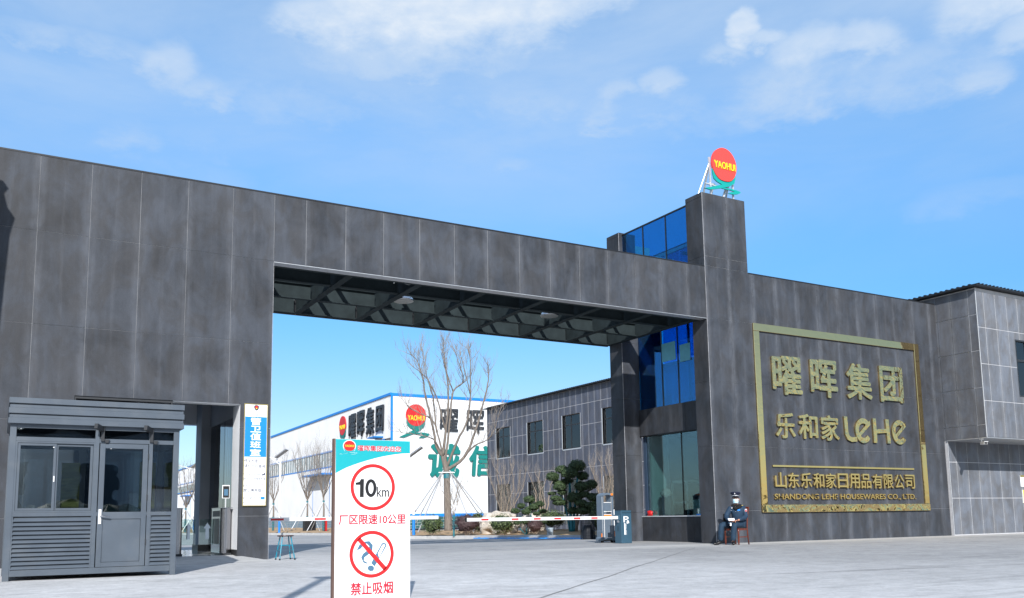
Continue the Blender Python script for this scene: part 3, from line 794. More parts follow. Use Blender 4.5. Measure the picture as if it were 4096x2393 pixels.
# upper window
for a, b in ((.64, 2.03), (2.05, 2.78), (2.80, 3.92)):
    part(MB().box(17.70, 17.712, a, b, 4.13, 7.76), 'window_pane', 'blue_glass', G)
for q in ((2.12, 2.76, 5.48, 6.05), (1.46, 1.93, 5.36, 5.88)): part(MB().box(17.684, 17.692, *q), 'reflection_pane', 'sash_reflection', G)  # flat pieces painted as the brightness mirrored in the glass
part(MB().box(17.69, 17.73, 2.028, 2.052, 4.12, 7.76), 'mullion', 'trim_dark', G)
part(MB().box(17.69, 17.73, 2.778, 2.802, 4.12, 7.76), 'mullion', 'trim_dark', G)
part(MB().box(17.68, 17.90, .62, 3.94, 6.55, 6.95), 'floor_edge', 'room_dark', G)
# glass tower above the roof line
for a, b in ((.72, 1.79), (1.81, 2.88), (2.90, 3.94)):
    part(MB().box(17.20, 17.21, a, b, 7.6, 9.80), 'glass_pane', 'tower_glass', G)
for y in (.715, 1.80, 2.89): part(MB().box(17.19, 17.23, y - .012, y + .012, 7.6, 9.8), 'mullion', 'trim_dark', G)
part(MB().box(17.185, 17.235, .71, 3.95, 9.80, 9.84), 'top_rail', 'trim_dark', G)
part(MB().box(17.2, 18.68, .71, 4.5, 7.5, 7.58), 'deck', 'room_dark', G)
for a, b in ((.72, 1.79), (1.81, 2.88), (2.90, 4.4)):
    part(MB().box(18.67, 18.68, a, b, 7.6, 9.3), 'glass_pane', 'tower_glass', G)
part(MB().box(18.64, 18.70, .72, 4.5, 9.3, 9.4), 'top_rail', 'trim_dark', G)
part(MB().box(17.75, 18.69, 4.40, 4.50, 7.6, 9.72), 'rear_wall', 'plaster_grey', G)
fr = MB()
for y in (1.5, 3.1): fr.box(18.3, 18.38, y, y + .09, 7.6, 9.1)
fr.box(18.3, 18.38, .8, 4.3, 9.1, 9.2); fr.box(17.6, 18.6, 1.5, 1.59, 8.6, 8.68); fr.box(17.6, 18.6, 3.1, 3.19, 8.9, 8.98); fr.box(17.8, 18.6, 4.3, 4.38, 8.3, 8.38)
part(fr, 'inner_frame', 'aluminium', G)
# tower upper-floor shell, open to daylight on the far side through blue glass
sh = MB()
sh.box(17.72, 18.66, 3.90, 3.96, 4.0, 7.5); sh.box(17.72, 18.66, .31, 4.5, 4.02, 4.12)
part(sh, 'inner_wall', 'room_blue', G)
for a, b in ((.5, 1.5), (1.55, 2.6), (2.65, 3.85)):
    part(MB().box(18.67, 18.68, a, b, 4.15, 7.4), 'glass_pane', 'blue_glass', G)
part(MB().box(18.64, 18.70, .4, 3.9, 5.60, 5.68).box(18.64, 18.70, 1.5, 1.55, 4.1, 7.5).box(18.64, 18.70, 2.6, 2.65, 4.1, 7.5), 'mullion', 'trim_dark', G)
# lower room behind the show window
sh = MB(); sh.box(17.97, 22.6, .32, 3.9, -.02, .06); sh.box(17.72, 22.6, .31, 3.9, 3.30, 3.36); sh.box(22.5, 22.6, .31, 3.9, 0, 3.4); sh.box(17.72, 22.6, .305, .34, 0, 3.4)
part(sh, 'inner_wall', 'room_blue', G)
part(MB().box(17.98, 18.72, 3.84, 3.90, 0.05, 3.3), 'inner_wall', 'room_pale', G)
part(MB().box(18.73, 22.5, 3.86, 3.90, 0.05, 3.3), 'inner_wall', 'room_blue', G)
part(MB().box(22.42, 22.48, 1.2, 3.3, 1.0, 2.4), 'inner_board', 'plaster_grey', G)

# ---- portal soffit: steel grillage
ZB = 6.262
def ibeam(a, b, h, w, name='steel_beam'):
    m_ = MB(); a = Vector(a); b = Vector(b); up = Vector((0, 0, h))
    m_.beam(a + Vector((0, 0, .01)), b + Vector((0, 0, .01)), w, .022)
    m_.beam(a + Vector((0, 0, h / 2 + .001)), b + Vector((0, 0, h / 2 + .001)), .014, h - .04)
    m_.beam(a + Vector((0, 0, h - .012)), b + Vector((0, 0, h - .012)), w, .022)
    return part(m_, name, 'steel', G)
bx = [4.95] + [6.69 + 1.737 * k for k in range(5)] + [15.37, 16.98]
bx = [4.95, 6.71, 8.43, 10.15, 11.92, 13.66, 15.38, 16.98]
for x in bx: ibeam((x, .25, ZB), (x, 4.60, ZB), .56, .17)
for y in (1.50, 3.05):
    for a, b in zip(bx, bx[1:]): ibeam((a + .09, y, ZB + .024), (b - .09, y, ZB + .024), .40 if y > 2 else .50, .15)
for a, b in zip(bx, bx[1:]): ibeam((a + .09, 4.52, ZB + .001), (b - .09, 4.52, ZB + .001), .46, .15)
ibeam((4.95, .33, ZB - .004), (16.98, .33, ZB - .004), .5, .16, 'edge_beam')
part(MB().box(4.88, 17.05, .002, .26, 6.246, 6.260), 'soffit_angle', 'galv', G)
# gusset plates at the crossings
for x in bx[1:]:
    for y in (1.50, 3.05, 4.52):
        g_ = MB(); z0 = ZB + .024
        g_.poly([(x - .09, z0), (x - .09, z0 + .40), (x - .30, z0 + .40)][::-1], y - .008, y + .008)
        part(g_, 'gusset_plate', 'steel', G)
# rear fascia of the beam: inner lining and posts
for a, b in zip(bx, bx[1:]):
    mid = (a + b) / 2
    pass
MT['lining'] = plain('grey_blue_lining', (.075, .10, .115), .6, var=.15, scale=2)
for a, b in zip(bx, bx[1:]):
    mid = (a + b) / 2 - .1
    part(MB().box(a + .05, mid - .10, 4.66, 4.675, 6.30, 7.66), 'lining_sheet', 'lining', G)
    part(MB().box(mid + .10, b - .03, 4.66, 4.675, 6.30, 7.66), 'lining_sheet', 'lining', G)
    part(MB().box(mid - .06, mid + .06, 4.60, 4.66, 6.28, 7.66), 'post', 'steel', G)
part(MB().box(4.87, 17.06, 4.68, 4.74, 6.262, 7.74), 'rear_fascia', 'trim_dark', G)
# upper struts and cable tray inside the beam
up = MB()
for x in bx[1:-1]: up.box(x - .04, x + .04, .28, 4.6, 7.50, 7.60)
for a, b in zip(bx, bx[1:]): up.beam((a, .45, 6.9), (a + .0, .45, 7.6), .08, .08)
part(up, 'upper_frame', 'steel', G)
for a, b in zip(bx, bx[1:]):
    part(MB().box(a + .5, b - .35, .72, 1.22, 6.98, 7.0), 'bracket_plate', 'lining', G)
tr = MB(); tr.tube([(4.9, .95, 6.72), (10.2, .95, 6.72), (16.9, .95, 6.72)], .018, 6)
for x in (5.6, 7.6, 9.5, 11.2, 13.0, 14.8): tr.tube([(x, .95, 6.72), (x, .95, 7.3)], .01, 5)
part(tr, 'conduit', 'galv', G)
def cable(pts, r=.012, m='galv', nm='cable'):
    return part(MB().tube(pts, r, 6), nm, m, G)
cable([(7.85, .55, 6.75), (7.87, .55, 6.5), (7.84, .55, 6.36), (7.86, .56, 6.28)], .016, 'white_paint')
cable([(7.95, .6, 6.35), (8.3, .7, 6.33), (8.7, .8, 6.5)], .008)
cable([(12.35, .55, 6.85), (12.42, .55, 6.6), (12.40, .55, 6.36)], .02, 'white_paint')
cable([(12.62, .5, 6.65), (12.60, .5, 6.48), (12.66, .5, 6.46), (12.68, .5, 6.66)], .01, 'rubber')
cable([(7.42, .4, 6.5), (7.44, .4, 6.34), (7.50, .4, 6.34), (7.52, .4, 6.5)], .01, 'rubber')

# ---- left building: body, window strip behind the booth, passage
part(MB().box(-9, 4.84, 4.3, 4.6, 3.16, 7.6).box(-9, 2.55, 4.3, 4.6, 0, 3.16).box(-9, 4.84, .3, 4.3, 7.4, 7.55).box(-9, -8.8, .3, 4.3, 0, 7.5), 'back_wall', 'white', G)
part(MB().box(4.60, 4.86, .61, 4.60, 0, 7.74), 'side_wall', 'white', G)
part(MB().box(2.4, 4.60, .3, 4.3, 3.72, 3.80), 'ceiling', 'plaster_grey', G)
part(MB().box(2.4, 4.262, .30, .42, 3.175, 3.72), 'lintel', 'plaster_grey', G)
part(MB().box(4.242, 4.264, .0215, .62, .10, 3.168), 'reveal', 'white', G)
part(MB().box(2.93, 4.242, .0215, .30, 3.155, 3.174), 'soffit_strip', 'white', G)
part(MB().box(4.18, 4.58, 3.62, 4.28, .20, 3.72), 'column', 'plaster_grey', G)
part(MB().box(4.165, 4.59, 3.60, 4.30, .09, .25), 'skirting', 'black', G)
part(MB().box(4.23, 4.26, .0, .66, .09, .21), 'skirting', 'black', G)
part(MB().box(4.40, 4.42, .66, 2.1, .2, 3.02), 'glass_pane', 'dark_glass', G)
part(MB().box(4.40, 4.42, 2.13, 3.6, .2, 3.02), 'glass_pane', 'dark_glass', G)
part(MB().box(4.45, 4.50, .62, 3.62, .1, 3.05), 'dark_backing', 'booth_dark', G)
part(MB().box(4.38, 4.60, .62, 3.62, 3.03, 3.72), 'bulkhead', 'plaster_grey', G)
part(MB().box(2.3, 2.42, .3, 4.3, 0, 3.75), 'partition', 'plaster_grey', G)
MT['tile'] = plain('polished_grey_tile', (.30, .31, .32), .12, var=.12, scale=5)
part(MB().box(2.42, 4.60, .28, 4.6, .0, .10), 'passage_floor', 'tile', G)
rp = MB(); rp.v = [(2.3, -1.15, .002), (4.75, -1.15, .002), (4.25, .27, .10), (2.3, .27, .10), (4.25, .27, .0), (2.3, .27, .0)]
rp.f = [(0, 1, 2, 3), (1, 4, 2), (0, 3, 5), (2, 4, 5, 3)]
part(rp, 'ramp', 'kerb', G)
# strip window over the booth
part(MB().box(1.17, 2.93, .12, .13, .9, 3.05), 'window_pane', 'dark_glass', G)
part(MB().box(1.17, 1.20, .0215, .2, .9, 3.17).box(2.90, 2.93, .0215, .2, .9, 3.17).box(1.20, 2.90, .0215, .2, 3.12, 3.17), 'window_frame', 'booth_dark', G)
part(MB().box(-.5, 2.9, .9, .95, .0, 3.1), 'inner_wall', 'room_blue', G)
part(MB().box(-9.0, 4.87, -.006, .30, 7.742, 7.775).box(4.87, 17.05, -.006, .25, 7.742, 7.775), 'coping', 'trim_dark', G)
part(MB().box(18.72, 27.28, -.006, .30, 7.742, 7.775), 'coping', 'trim_dark', G)
def wall_unused(): pass

# ================================================================ grey annex at the right with its projecting bay
A = thing('annex_building', 'lighter grey tiled two storey annex with projecting upper floor at right edge', 'building', loc=(27.33, 0, 0))
YB = -1.47
AW = (29.29, 31.1, 4.52, 6.46)
part(wall_holes(MB(), 'y', YB + .006, YB + .3, 27.318, 38, 3.13, 8.0, [AW]).box(27.335, 27.6, YB + .3, -.066, 3.13, 8.0).box(27.6, 38, YB + .3, -.066, 7.8, 8.0).box(27.6, 38, YB + .3, -.066, 3.13, 3.3).box(27.336, 38, -.0765, 10, 0, 8.0), 'wall', 'grout', A)
ux = [27.31, 27.72] + [round(28.34 + .62 * k, 3) for k in range(10)]
cladding(A, 'y', YB, ux, [3.12, 4.30, 5.50, 6.70, 7.90], [(29.29, 31.1, 4.52, 6.46)], 'annex', gap=.020)
cladding(A, 'x', 27.31, [YB + .022, -1.19, -.56, -.062, .6], [3.12, 3.53, 4.73, 5.93, 7.12, 7.97], [], 'annex_side_shaded', gap=.018)
cladding(A, 'x', 27.31, [.6, 1.2, 1.8, 2.4, 3, 3.6, 4.2, 4.8, 5.4, 6], [3.53, 4.73, 5.93, 7.12, 7.97], [], 'annex_side_shaded', gap=.018)
cladding(A, 'y', -.082, [27.335, 27.74] + [round(28.34 + .605 * k, 3) for k in range(12)], [0.02, 1.22, 2.41, 3.10], [], 'annex', gap=.020)
part(MB().box(27.30, 38, YB - .006, -.085, 3.095, 3.118), 'drip_edge', 'galv', A)
part(MB().box(27.303, 27.313, YB - .006, YB + .004, 3.12, 8.0).box(27.328, 27.336, -.09, -.082, 0, 3.1), 'corner_trim', 'white_sheet', A)
rf = MB()
rf.box(27.10, 38.2, YB - .20, 10, 8.02, 8.07)
for k in range(60): rf.box(27.2 + .2 * k, 27.27 + .2 * k, YB - .22, 4, 8.072, 8.10)
for k in range(30): rf.box(27.08, 27.4, YB + .02 + .2 * k, YB + .09 + .2 * k, 8.072, 8.098)
part(rf, 'roof', 'trim_dark', A)
wn = part(MB().box(29.29, 29.34, YB, YB + .2, 4.52, 6.46).box(29.34, 31.1, YB, YB + .2, 6.41, 6.46).box(29.34, 31.1, YB, YB + .2, 4.52, 4.57).box(29.34, 31.1, YB + .03, YB + .09, 5.72, 5.80).box(29.95, 30.01, YB + .03, YB + .09, 4.57, 6.41), 'window_frame', 'booth_dark', A)
for q in ((29.34, 29.95, 4.57, 5.72), (30.01, 31.1, 4.57, 5.72), (29.34, 29.95, 5.80, 6.41), (30.01, 31.1, 5.80, 6.41)):
    part(MB().box(q[0], q[1], YB + .07, YB + .08, q[2], q[3]), 'window_pane', 'dark_glass', A)
part(MB().box(29.3, 31.1, YB + .21, YB + .23, 4.5, 6.5), 'dark_room', 'room_dark', A)
# slope at the foot of the wall

# ================================================================ office wing behind the portal
O = thing('office_building', 'blue grey tiled office wing with two rows of windows behind the topiary bed', 'building', loc=(28.75, 25, 0))
XO = 28.75
uo = [10.6] + [round(25.0 + .61 * k, 3) for k in range(-23, 16)] + [34.5]
zo = [0, 1.13, 2.35, 3.57, 4.79, 5.98, 7.19, 8.14]
wins = []
for y0 in (31.44, 27.42, 23.40, 19.38, 15.36, 11.4):
    wins.append((y0, y0 + 1.85, 4.72, 6.72)); wins.append((y0, y0 + 1.85, .95, 2.98))
cladding(O, 'x', XO, uo, zo, [(a - .06, b + .06, c - .06, d + .0) for a, b, c, d in wins], 'office', gap=.026)
part(MB().box(XO - .25, 42, 10.4, 34.7, 8.15, 8.20), 'roof', 'trim_dark', O)
rf = MB()
for k in range(118): rf.box(XO - .27, XO + .6, 10.6 + .2 * k, 10.67 + .2 * k, 8.202, 8.235)
stuff(part(rf, 'roof_rib', 'trim_dark', O))
part(wall_holes(MB(), 'x', XO + .006, XO + .20, 10.6, 34.48, 0, 8.14, wins).box(XO + .35, 42, 10.6, 34.48, 0, 8.14).box(XO + .20, XO + .35, 34.3, 34.48, 0, 8.14).box(XO + .20, XO + .35, 10.6, 10.8, 0, 8.14).box(XO + .20, XO + .35, 10.8, 34.3, 8.0, 8.14), 'wall', 'grout', O)
for (a, b, c, d) in wins:
    w_ = part(MB().box(XO - .012, XO + .12, b, b + .06, c - .06, d).box(XO - .012, XO + .12, a - .06, b + .06, c - .06, c), 'window_surround', 'aluminium', O)
    y1 = b; wd = b - a; my = b - wd * .42; mz = c + (d - c) * .70
    f_ = MB(); X0, X1 = XO + .09, XO + .15
    f_.box(X0, X1, a, a + .06, c, d).box(X0, X1, b - .06, b, c, d).box(X0, X1, a + .06, b - .06, c, c + .06).box(X0, X1, a + .06, b - .06, d - .06, d)
    f_.box(X0, X1, a + .06, b - .06, mz - .035, mz + .035).box(X0, X1, my - .035, my + .035, c + .06, mz - .035).box(X0, X1, my - .035, my + .035, mz + .035, d - .06)
    fo = part(f_, 'window_frame', 'booth_dark', O)
    for q in ((a + .06, my - .035, c + .06, mz - .035), (my + .035, b - .06, c + .06, mz - .035), (a + .06, my - .035, mz + .035, d - .06), (my + .035, b - .06, mz + .035, d - .06)):
        part(MB().box(XO + .115, XO + .125, *q), 'window_pane', 'dark_glass', O)
    # pale curtain behind the left sash, dark room behind the right one
    part(MB().box(XO + .32, XO + .34, a - .1, b + .1, c - .1, d + .1), 'dark_room', 'room_dark', O)
    part(MB().box(XO + .24, XO + .26, my + .1, b - .06, c + .04, mz - .05), 'blind', 'plaster_grey', O)
    part(MB().box(XO + .13, XO + .16, my + .04, my + .075, c + .15, mz - .2), 'sash_handle', 'white_paint', O)
part(MB().box(XO - .02, XO + .02, 34.45, 34.50, 0, 8.14), 'corner_trim', 'trim_dark', O)

# ================================================================ white factory hall
F = thing('factory_hall', 'white corrugated factory hall with blue edges and ribbon window beyond the gate', 'building', loc=(30.6, 56, 0))
XF, YF = 30.6, 56.0
def topz(y): return 12.1 - (y - 56) * .0105
# front (vertical sheet with fine seams) and ribbed flank
n = 0; mb = MB()
mb.box(XF + .1, 64, YF + .03, YF + 8, 0, 11.95)
part(mb, 'wall_core', 'plaster_grey', F)
for k in range(32):
    x0 = XF + .12 + k * 1.0
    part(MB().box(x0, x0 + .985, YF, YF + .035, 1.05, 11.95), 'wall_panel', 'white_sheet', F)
# flank: real corrugation as one folded sheet
mb = MB(); y = YF + .1; i = 0; prof = []
while y < 210:
    prof += [(y, 0), (y + .10, 0), (y + .13, .07), (y + .23, .07)]; y += .30 if y < 110 else .60
for (z0f, z1f) in ((lambda y: 1.0, lambda y: 6.45 - (y - 56) * .002), (lambda y: 8.15 - (y - 56) * .005, lambda y: topz(y))):
    k = len(mb.v)
    for (yy, d) in prof: mb.v += [(XF - d, yy, z0f(yy)), (XF - d, yy, z1f(yy))]
    for j in range(len(prof) - 1): mb.f.append((k + 2 * j, k + 2 * j + 1, k + 2 * j + 3, k + 2 * j + 2))
part(mb, 'ribbed_wall', 'flank_sheet_shaded', F, recalc=False)
part(MB().box(XF + .35, XF + .45, YF + .1, 210, 0, 10), 'inner_wall', 'room_dark', F)
part(MB().box(XF - .06, XF + .12, YF - .05, YF + .10, 0, 12.15), 'corner_trim', 'blue_trim', F)
e = MB(); e.beam((XF - .05, YF - .02, 12.12), (XF - .05, 210, topz(210)), .16, .22); part(e, 'eave_trim', 'blue_trim', F)
part(MB().box(XF, 64, YF - .06, YF + .12, 11.95, 12.20), 'eave_trim', 'blue_trim', F)
# ribbon window
part(MB().box(XF - .06, XF + .05, 57.6, 210, 8.02, 8.18), 'window_head', 'blue_trim', F)
part(MB().box(XF - .06, XF + .05, 57.6, 210, 6.38, 6.52), 'window_sill', 'blue_trim', F)
MT['polypane'] = plain('grey_window_pane', (.28, .31, .32), .25, var=.35, scale=1.2)
y = 57.7; rngp = []
while y < 126: rngp.append(y); y += .92
pm = {}
for y in rngp:
    if 'p' not in pm: pm['p'] = MB().box(0, .03, .06, .88, 0, 1.50).mesh('window_pane', 'polypane'); pm['m'] = MB().box(-.03, .05, -.05, .05, 0, 1.50).mesh('mullion', 'white_sheet')
    o = bpy.data.objects.new('window_pane', pm['p']); COL.objects.link(o); o.location = (XF, y, 6.52); hang(o, F)
    o = bpy.data.objects.new('mullion', pm['m']); COL.objects.link(o); o.location = (XF, y, 6.52); hang(o, F)
part(MB().box(XF + .02, XF + .06, 126, 210, 6.5, 8.0), 'far_glazing', 'polypane', F)
# canopies and doors on the flank
for y0, y1 in ((72.2, 79.5), (104, 110), (150, 156)):
    part(MB().box(XF - 1.1, XF, y0, y1, 5.62, 5.80), 'canopy', 'blue_trim', F)
    part(MB().box(XF - .03, XF + .02, y0 + .8, y1 - .8, .1, 5.0), 'door', 'white_sheet', F)
    part(MB().box(XF - .06, XF - .0, y0 + .7, y0 + .8, .1, 5.1).box(XF - .06, XF, y1 - .8, y1 - .7, .1, 5.1), 'door_frame', 'blue_trim', F)
part(MB().box(XF - .9, XF, 57.9, 59.7, 8.30, 8.42), 'canopy', 'blue_trim', F)
# block plinth with blue capping
part(MB().box(XF + .02, 46, YF - .20, YF - .02, 0, 1.02), 'plinth', 'mortar', F)
part(MB().box(XF - .02, 46, YF - .26, YF, 1.03, 1.30), 'plinth_cap', 'blue_trim', F)
bk = MB().box(.012, .43 - .012, -.022, .0, .012, .235).mesh('brick', 'brick_green')
bkn = MB().box(.012, .43 - .012, -.022, .0, .012, .235)
plinth = [o for o in F.children if o.name.startswith('plinth') and not o.name.startswith('plinth_cap')][0]
for r_ in range(4):
    for c_ in range(26):
        o = bpy.data.objects.new('brick', bk); COL.objects.link(o)
        o.location = (XF + .1 + c_ * .43 + (.215 if r_ % 2 else 0), YF - .20, .01 + r_ * .25); o.parent = plinth; o.matrix_parent_inverse = plinth.matrix_basis.inverted() @ Matrix.Translation(-Vector(F.location)) if False else Matrix.Identity(4)
part(MB().box(XF - .10, XF - .0, YF + .1, 210, 0, 1.0), 'plinth', 'mortar', F)
mb = MB()
for r_ in range(4):
    for c_ in range(110):
        yy = YF + .1 + c_ * .43 + (.215 if r_ % 2 else 0)
        mb.box(XF - .12, XF - .10, yy + .012, yy + .418, .012 + r_ * .25, .24 + r_ * .25)
stuff(part(mb, 'plinth_block', 'brick_grey', F))
# ================================================================ gold company sign on the screen wall
def hglyph(root, *a, **k):
    o = glyph(*a, **k)
    if o is not None: hang(o, root)
    return o
GOLD=[('曜', 19.427, 4.235, 20.645, 5.396), ('晖', 21.011, 4.246, 22.189, 5.406), ('集', 22.605, 4.268, 23.767, 5.406), ('团', 24.154, 4.26, 25.279, 5.422), ('乐', 19.459, 2.956, 20.261, 3.708), ('和', 20.393, 2.966, 21.205, 3.712), ('家', 21.338, 2.941, 22.132, 3.714), ('L', 22.371, 2.936, 22.913, 3.711), ('e', 22.86, 2.914, 23.6, 3.691), ('H', 23.692, 2.94, 24.486, 3.706), ('e', 24.586, 2.921, 25.314, 3.701)]
GOLD_RULE=[(19.282, 2.171), (25.564, 2.127)]
GOLD_R3=[(19.306, 1.969), (19.273, 1.515), (25.587, 1.966), (25.536, 1.51)]
GOLD_R4=[(19.289, 1.369), (19.275, 1.176), (25.564, 1.337), (25.539, 1.12)]
S_num=(3.079, 0.987, 3.301, 1.167)
S_km=(3.303, 0.99, 3.436, 1.093)
S_limit=(2.909, 0.717, 3.618, 0.819)
S_smoke=(3.036, 0.031, 3.481, 0.157)
S_head=(3.098, 1.445, 3.567, 1.503)
S_c1=[(3.263, 1.087), (3.499, 1.089), (3.262, 1.318)]
S_c2=[(3.254, 0.426), (3.487, 0.419), (3.252, 0.656)]
S_slash=[(3.116, 0.578), (3.396, 0.275)]
S_teal=[(2.872, 1.559), (3.664, 1.563), (3.664, 1.435), (3.571, 1.43), (3.472, 1.416), (3.374, 1.398), (3.289, 1.378), (3.194, 1.351), (3.111, 1.325), (3.041, 1.3), (2.983, 1.278), (2.925, 1.249), (2.874, 1.221)]
S_logo=[(3.013, 1.493), (3.07, 1.494)]
S_cig=[(3.247, 0.338), (3.359, 0.528), (3.377, 0.535), (3.401, 0.527), (3.41, 0.505), (3.283, 0.304)]
S_cigin=[(3.318, 0.43), (3.363, 0.511), (3.38, 0.522), (3.395, 0.51), (3.33, 0.39)]
S_butt=[(3.23, 0.317), (3.259, 0.314), (3.28, 0.293), (3.271, 0.263), (3.236, 0.26), (3.212, 0.279), (3.212, 0.301)]
S_puff=[(3.094, 0.464), (3.123, 0.518), (3.175, 0.551), (3.228, 0.554), (3.264, 0.514), (3.258, 0.459), (3.223, 0.427), (3.176, 0.396), (3.171, 0.363), (3.2, 0.351), (3.206, 0.331), (3.165, 0.347), (3.143, 0.397), (3.164, 0.434), (3.211, 0.466), (3.228, 0.504), (3.199, 0.532), (3.164, 0.517), (3.14, 0.484)]
S_corner=[(2.872, 1.559), (3.664, 1.563), (3.645, -0.025)]

S = thing('company_sign', 'large square polished gold frame with gold Chinese and Latin lettering on dark wall', 'sign', loc=(22.5, 0, .82))
def sp(mb, n, m, **k): return part(mb, n, m, S, **k)
sp(MB().box(18.77, 25.99, -.055, -.004, 6.055, 6.28), 'frame_bar', 'gold_flat', bevel=.008)
sp(MB().box(18.77, 18.995, -.054, -.004, 1.048, 6.052), 'frame_bar', 'gold_flat', bevel=.008)
sp(MB().box(25.993, 26.22, -.055, -.004, 1.048, 6.28), 'frame_bar', 'gold_flat', bevel=.008)
sp(MB().box(18.77, 26.22, -.07, -.004, .825, 1.045), 'frame_bar', 'gold_wavy', bevel=.01)
sp(MB().box(19.28, 25.57, -.04, -.004, 2.125, 2.175), 'rule', 'gold_flat')
for t, x0, z0, x1, z1 in GOLD:
    if t in 'LeH': continue
    hglyph(S, t, (x0, z0, x1, z1), ('y', -.004), 'gold', None, 'character', depth=.06, bold=.022)
for i, t in enumerate('山东乐和家日用品有限公司'):
    w_ = (25.56 - 19.29) / 12; x0 = 19.29 + i * w_
    hglyph(S, t, (x0 + .02, 1.52, x0 + w_ - .05, 1.965), ('y', -.004), 'gold_flat', None, 'character', depth=.07, bold=.012)
hglyph(S, 'SHANDONG LEHE HOUSEWARES CO., LTD.', (19.28, 1.165, 25.55, 1.355), ('y', -.004), 'gold_flat', None, 'lettering', depth=.05, bold=.012)
def ring_e(cx, cz, rx, rz, w):
    """rounded lower-case e drawn as a thick open ring with a slanted bar"""
    n = 26; o_, i_ = [], []
    for k in range(n + 1):
        a = R(18 + (330 - 18) * k / n) if False else R(30 + 292 * k / n)
        o_.append((cx + rx * math.cos(a), cz + rz * math.sin(a))); i_.append((cx + (rx - w) * math.cos(a), cz + (rz - w * 1.05) * math.sin(a)))
    return o_ + i_[::-1]
for (t, x0, z0, x1, z1) in [g_ for g_ in GOLD if g_[0] in 'LeH']:
    cx, cz = (x0 + x1) / 2, (z0 + z1) / 2; w_ = .155
    if t == 'L':
        pts = [(x0, z1), (x0 + .15, z1), (x0 + .16, z0 + .30), (x0 + .21, z0 + .18), (x0 + .32, z0 + .14), (x1, z0 + .17), (x1, z0 + .02), (x0 + .30, z0), (x0 + .12, z0 + .06), (x0 + .02, z0 + .22)]
        sp(MB().poly(pts, -.064, -.004), 'character', 'gold')
    elif t == 'e':
        mb = MB().poly(ring_e(cx, cz, (x1 - x0) / 2, (z1 - z0) / 2, w_), -.064, -.004)
        r_ = (x1 - x0) / 2
        mb.poly([(cx - r_ * .62, cz - .10), (cx - r_ * .55, cz - .22), (cx + r_ * .93, cz + .20), (cx + r_ * .84, cz + .33)], -.062, -.005)
        sp(mb, 'character', 'gold')
    else:
        q = .15
        mb = MB().poly([(x0, z0), (x0 + q, z0), (x0 + q + .01, z0 + .30), (x1 - q - .02, z0 + .33), (x1 - q, z0), (x1, z0), (x1 - .04, z1), (x1 - q - .05, z1), (x1 - q - .03, z0 + .46), (x0 + q, z0 + .43), (x0 + q, z1), (x0, z1)], -.064, -.004)
        sp(mb, 'character', 'gold')

# ================================================================ roof-top logo on its steel legs
T = thing('rooftop_logo_sign', 'red disc with yellow YAOHUI lettering over teal swoosh on steel legs atop tower', 'sign', loc=(18.05, .12, 9.945))
def lp(root, *a, **k):
    n0 = set(COL.objects); logo(None, *a, **k)
    for o in set(COL.objects) - n0: hang(o, root)
lp(T, (18.05, 10.955), .515, ('y', .16), .10, squash=.62, sx=.92, redm='orange_red', tealm='teal', texty=(-.28, .14), tw=.86)
for x, dx in ((17.60, -.02), (18.47, .0)):
    part(MB().beam((x, .20, 9.945), (x + dx, .20, 11.15 if x < 18 else 10.9), .045, .045), 'leg', 'aluminium', T)
    part(MB().beam((x + .02, .60, 9.945), (x + dx, .22, 10.95), .04, .04), 'leg', 'galv', T)
part(MB().beam((17.26, .42, 9.945), (17.57, .2, 10.95), .022, .022), 'leg', 'galv', T)
part(MB().beam((18.12, .30, 9.945), (18.38, .22, 10.7), .07, .05), 'leg', 'galv', T)
part(MB().beam((17.74, .40, 9.945), (17.74, .22, 10.33), .035, .035), 'leg', 'aluminium', T)
part(MB().beam((17.4, .20, 10.33), (18.6, .20, 10.28), .035, .035).beam((17.56, .21, 10.36), (17.8, .24, 10.36), .04, .04), 'cross_bar', 'aluminium', T)

# ================================================================ factory wall signs
FS = thing('factory_front_sign', 'red disc logo, charcoal and teal brush characters on white factory front wall', 'sign', loc=(35, 55.9, 8))
lp(FS, (32.95, 10.26), 1.0, ('y', 55.96), .12, squash=1.0, redm='red', tealm='teal_letter', texty=(-.5, -.02), tw=.84)
hglyph(FS, '曜', (35.38, 8.80, 37.28, 11.03), ('y', 55.97), 'charcoal', None, 'character', depth=.12, bold=.016, shear=.05)
hglyph(FS, '晖', (38.15, 8.76, 40.05, 11.03), ('y', 55.97), 'charcoal', None, 'character', depth=.12, bold=.016, shear=.05)
hglyph(FS, '诚', (34.17, 4.54, 37.47, 7.74), ('y', 55.97), 'teal_letter', None, 'character', depth=.14, bold=.028, shear=.08)
hglyph(FS, '信', (38.40, 4.77, 41.2, 7.66), ('y', 55.97), 'teal_letter', None, 'character', depth=.14, bold=.028, shear=.08)
FL = thing('factory_flank_sign', 'red disc logo and four charcoal brush characters on ribbed white factory flank', 'sign', loc=(30.45, 64, 8.9))
lp(FL, (68.7, 10.45), .98, ('x', 30.52), .12, squash=1.0, redm='red', tealm='teal_letter', texty=(-.4, .05), tw=.84)
for t, (u0, z0, u1, z1) in zip('曜晖集团', ((66.75, 8.88, 64.8, 11.32), (64.35, 8.88, 62.45, 11.40), (61.9, 8.85, 59.9, 11.42), (59.35, 8.92, 57.5, 11.32))):
    hglyph(FL, t, (u0, z0, u1, z1), ('x', 30.50), 'charcoal', None, 'character', depth=.16, bold=.016, shear=.05)

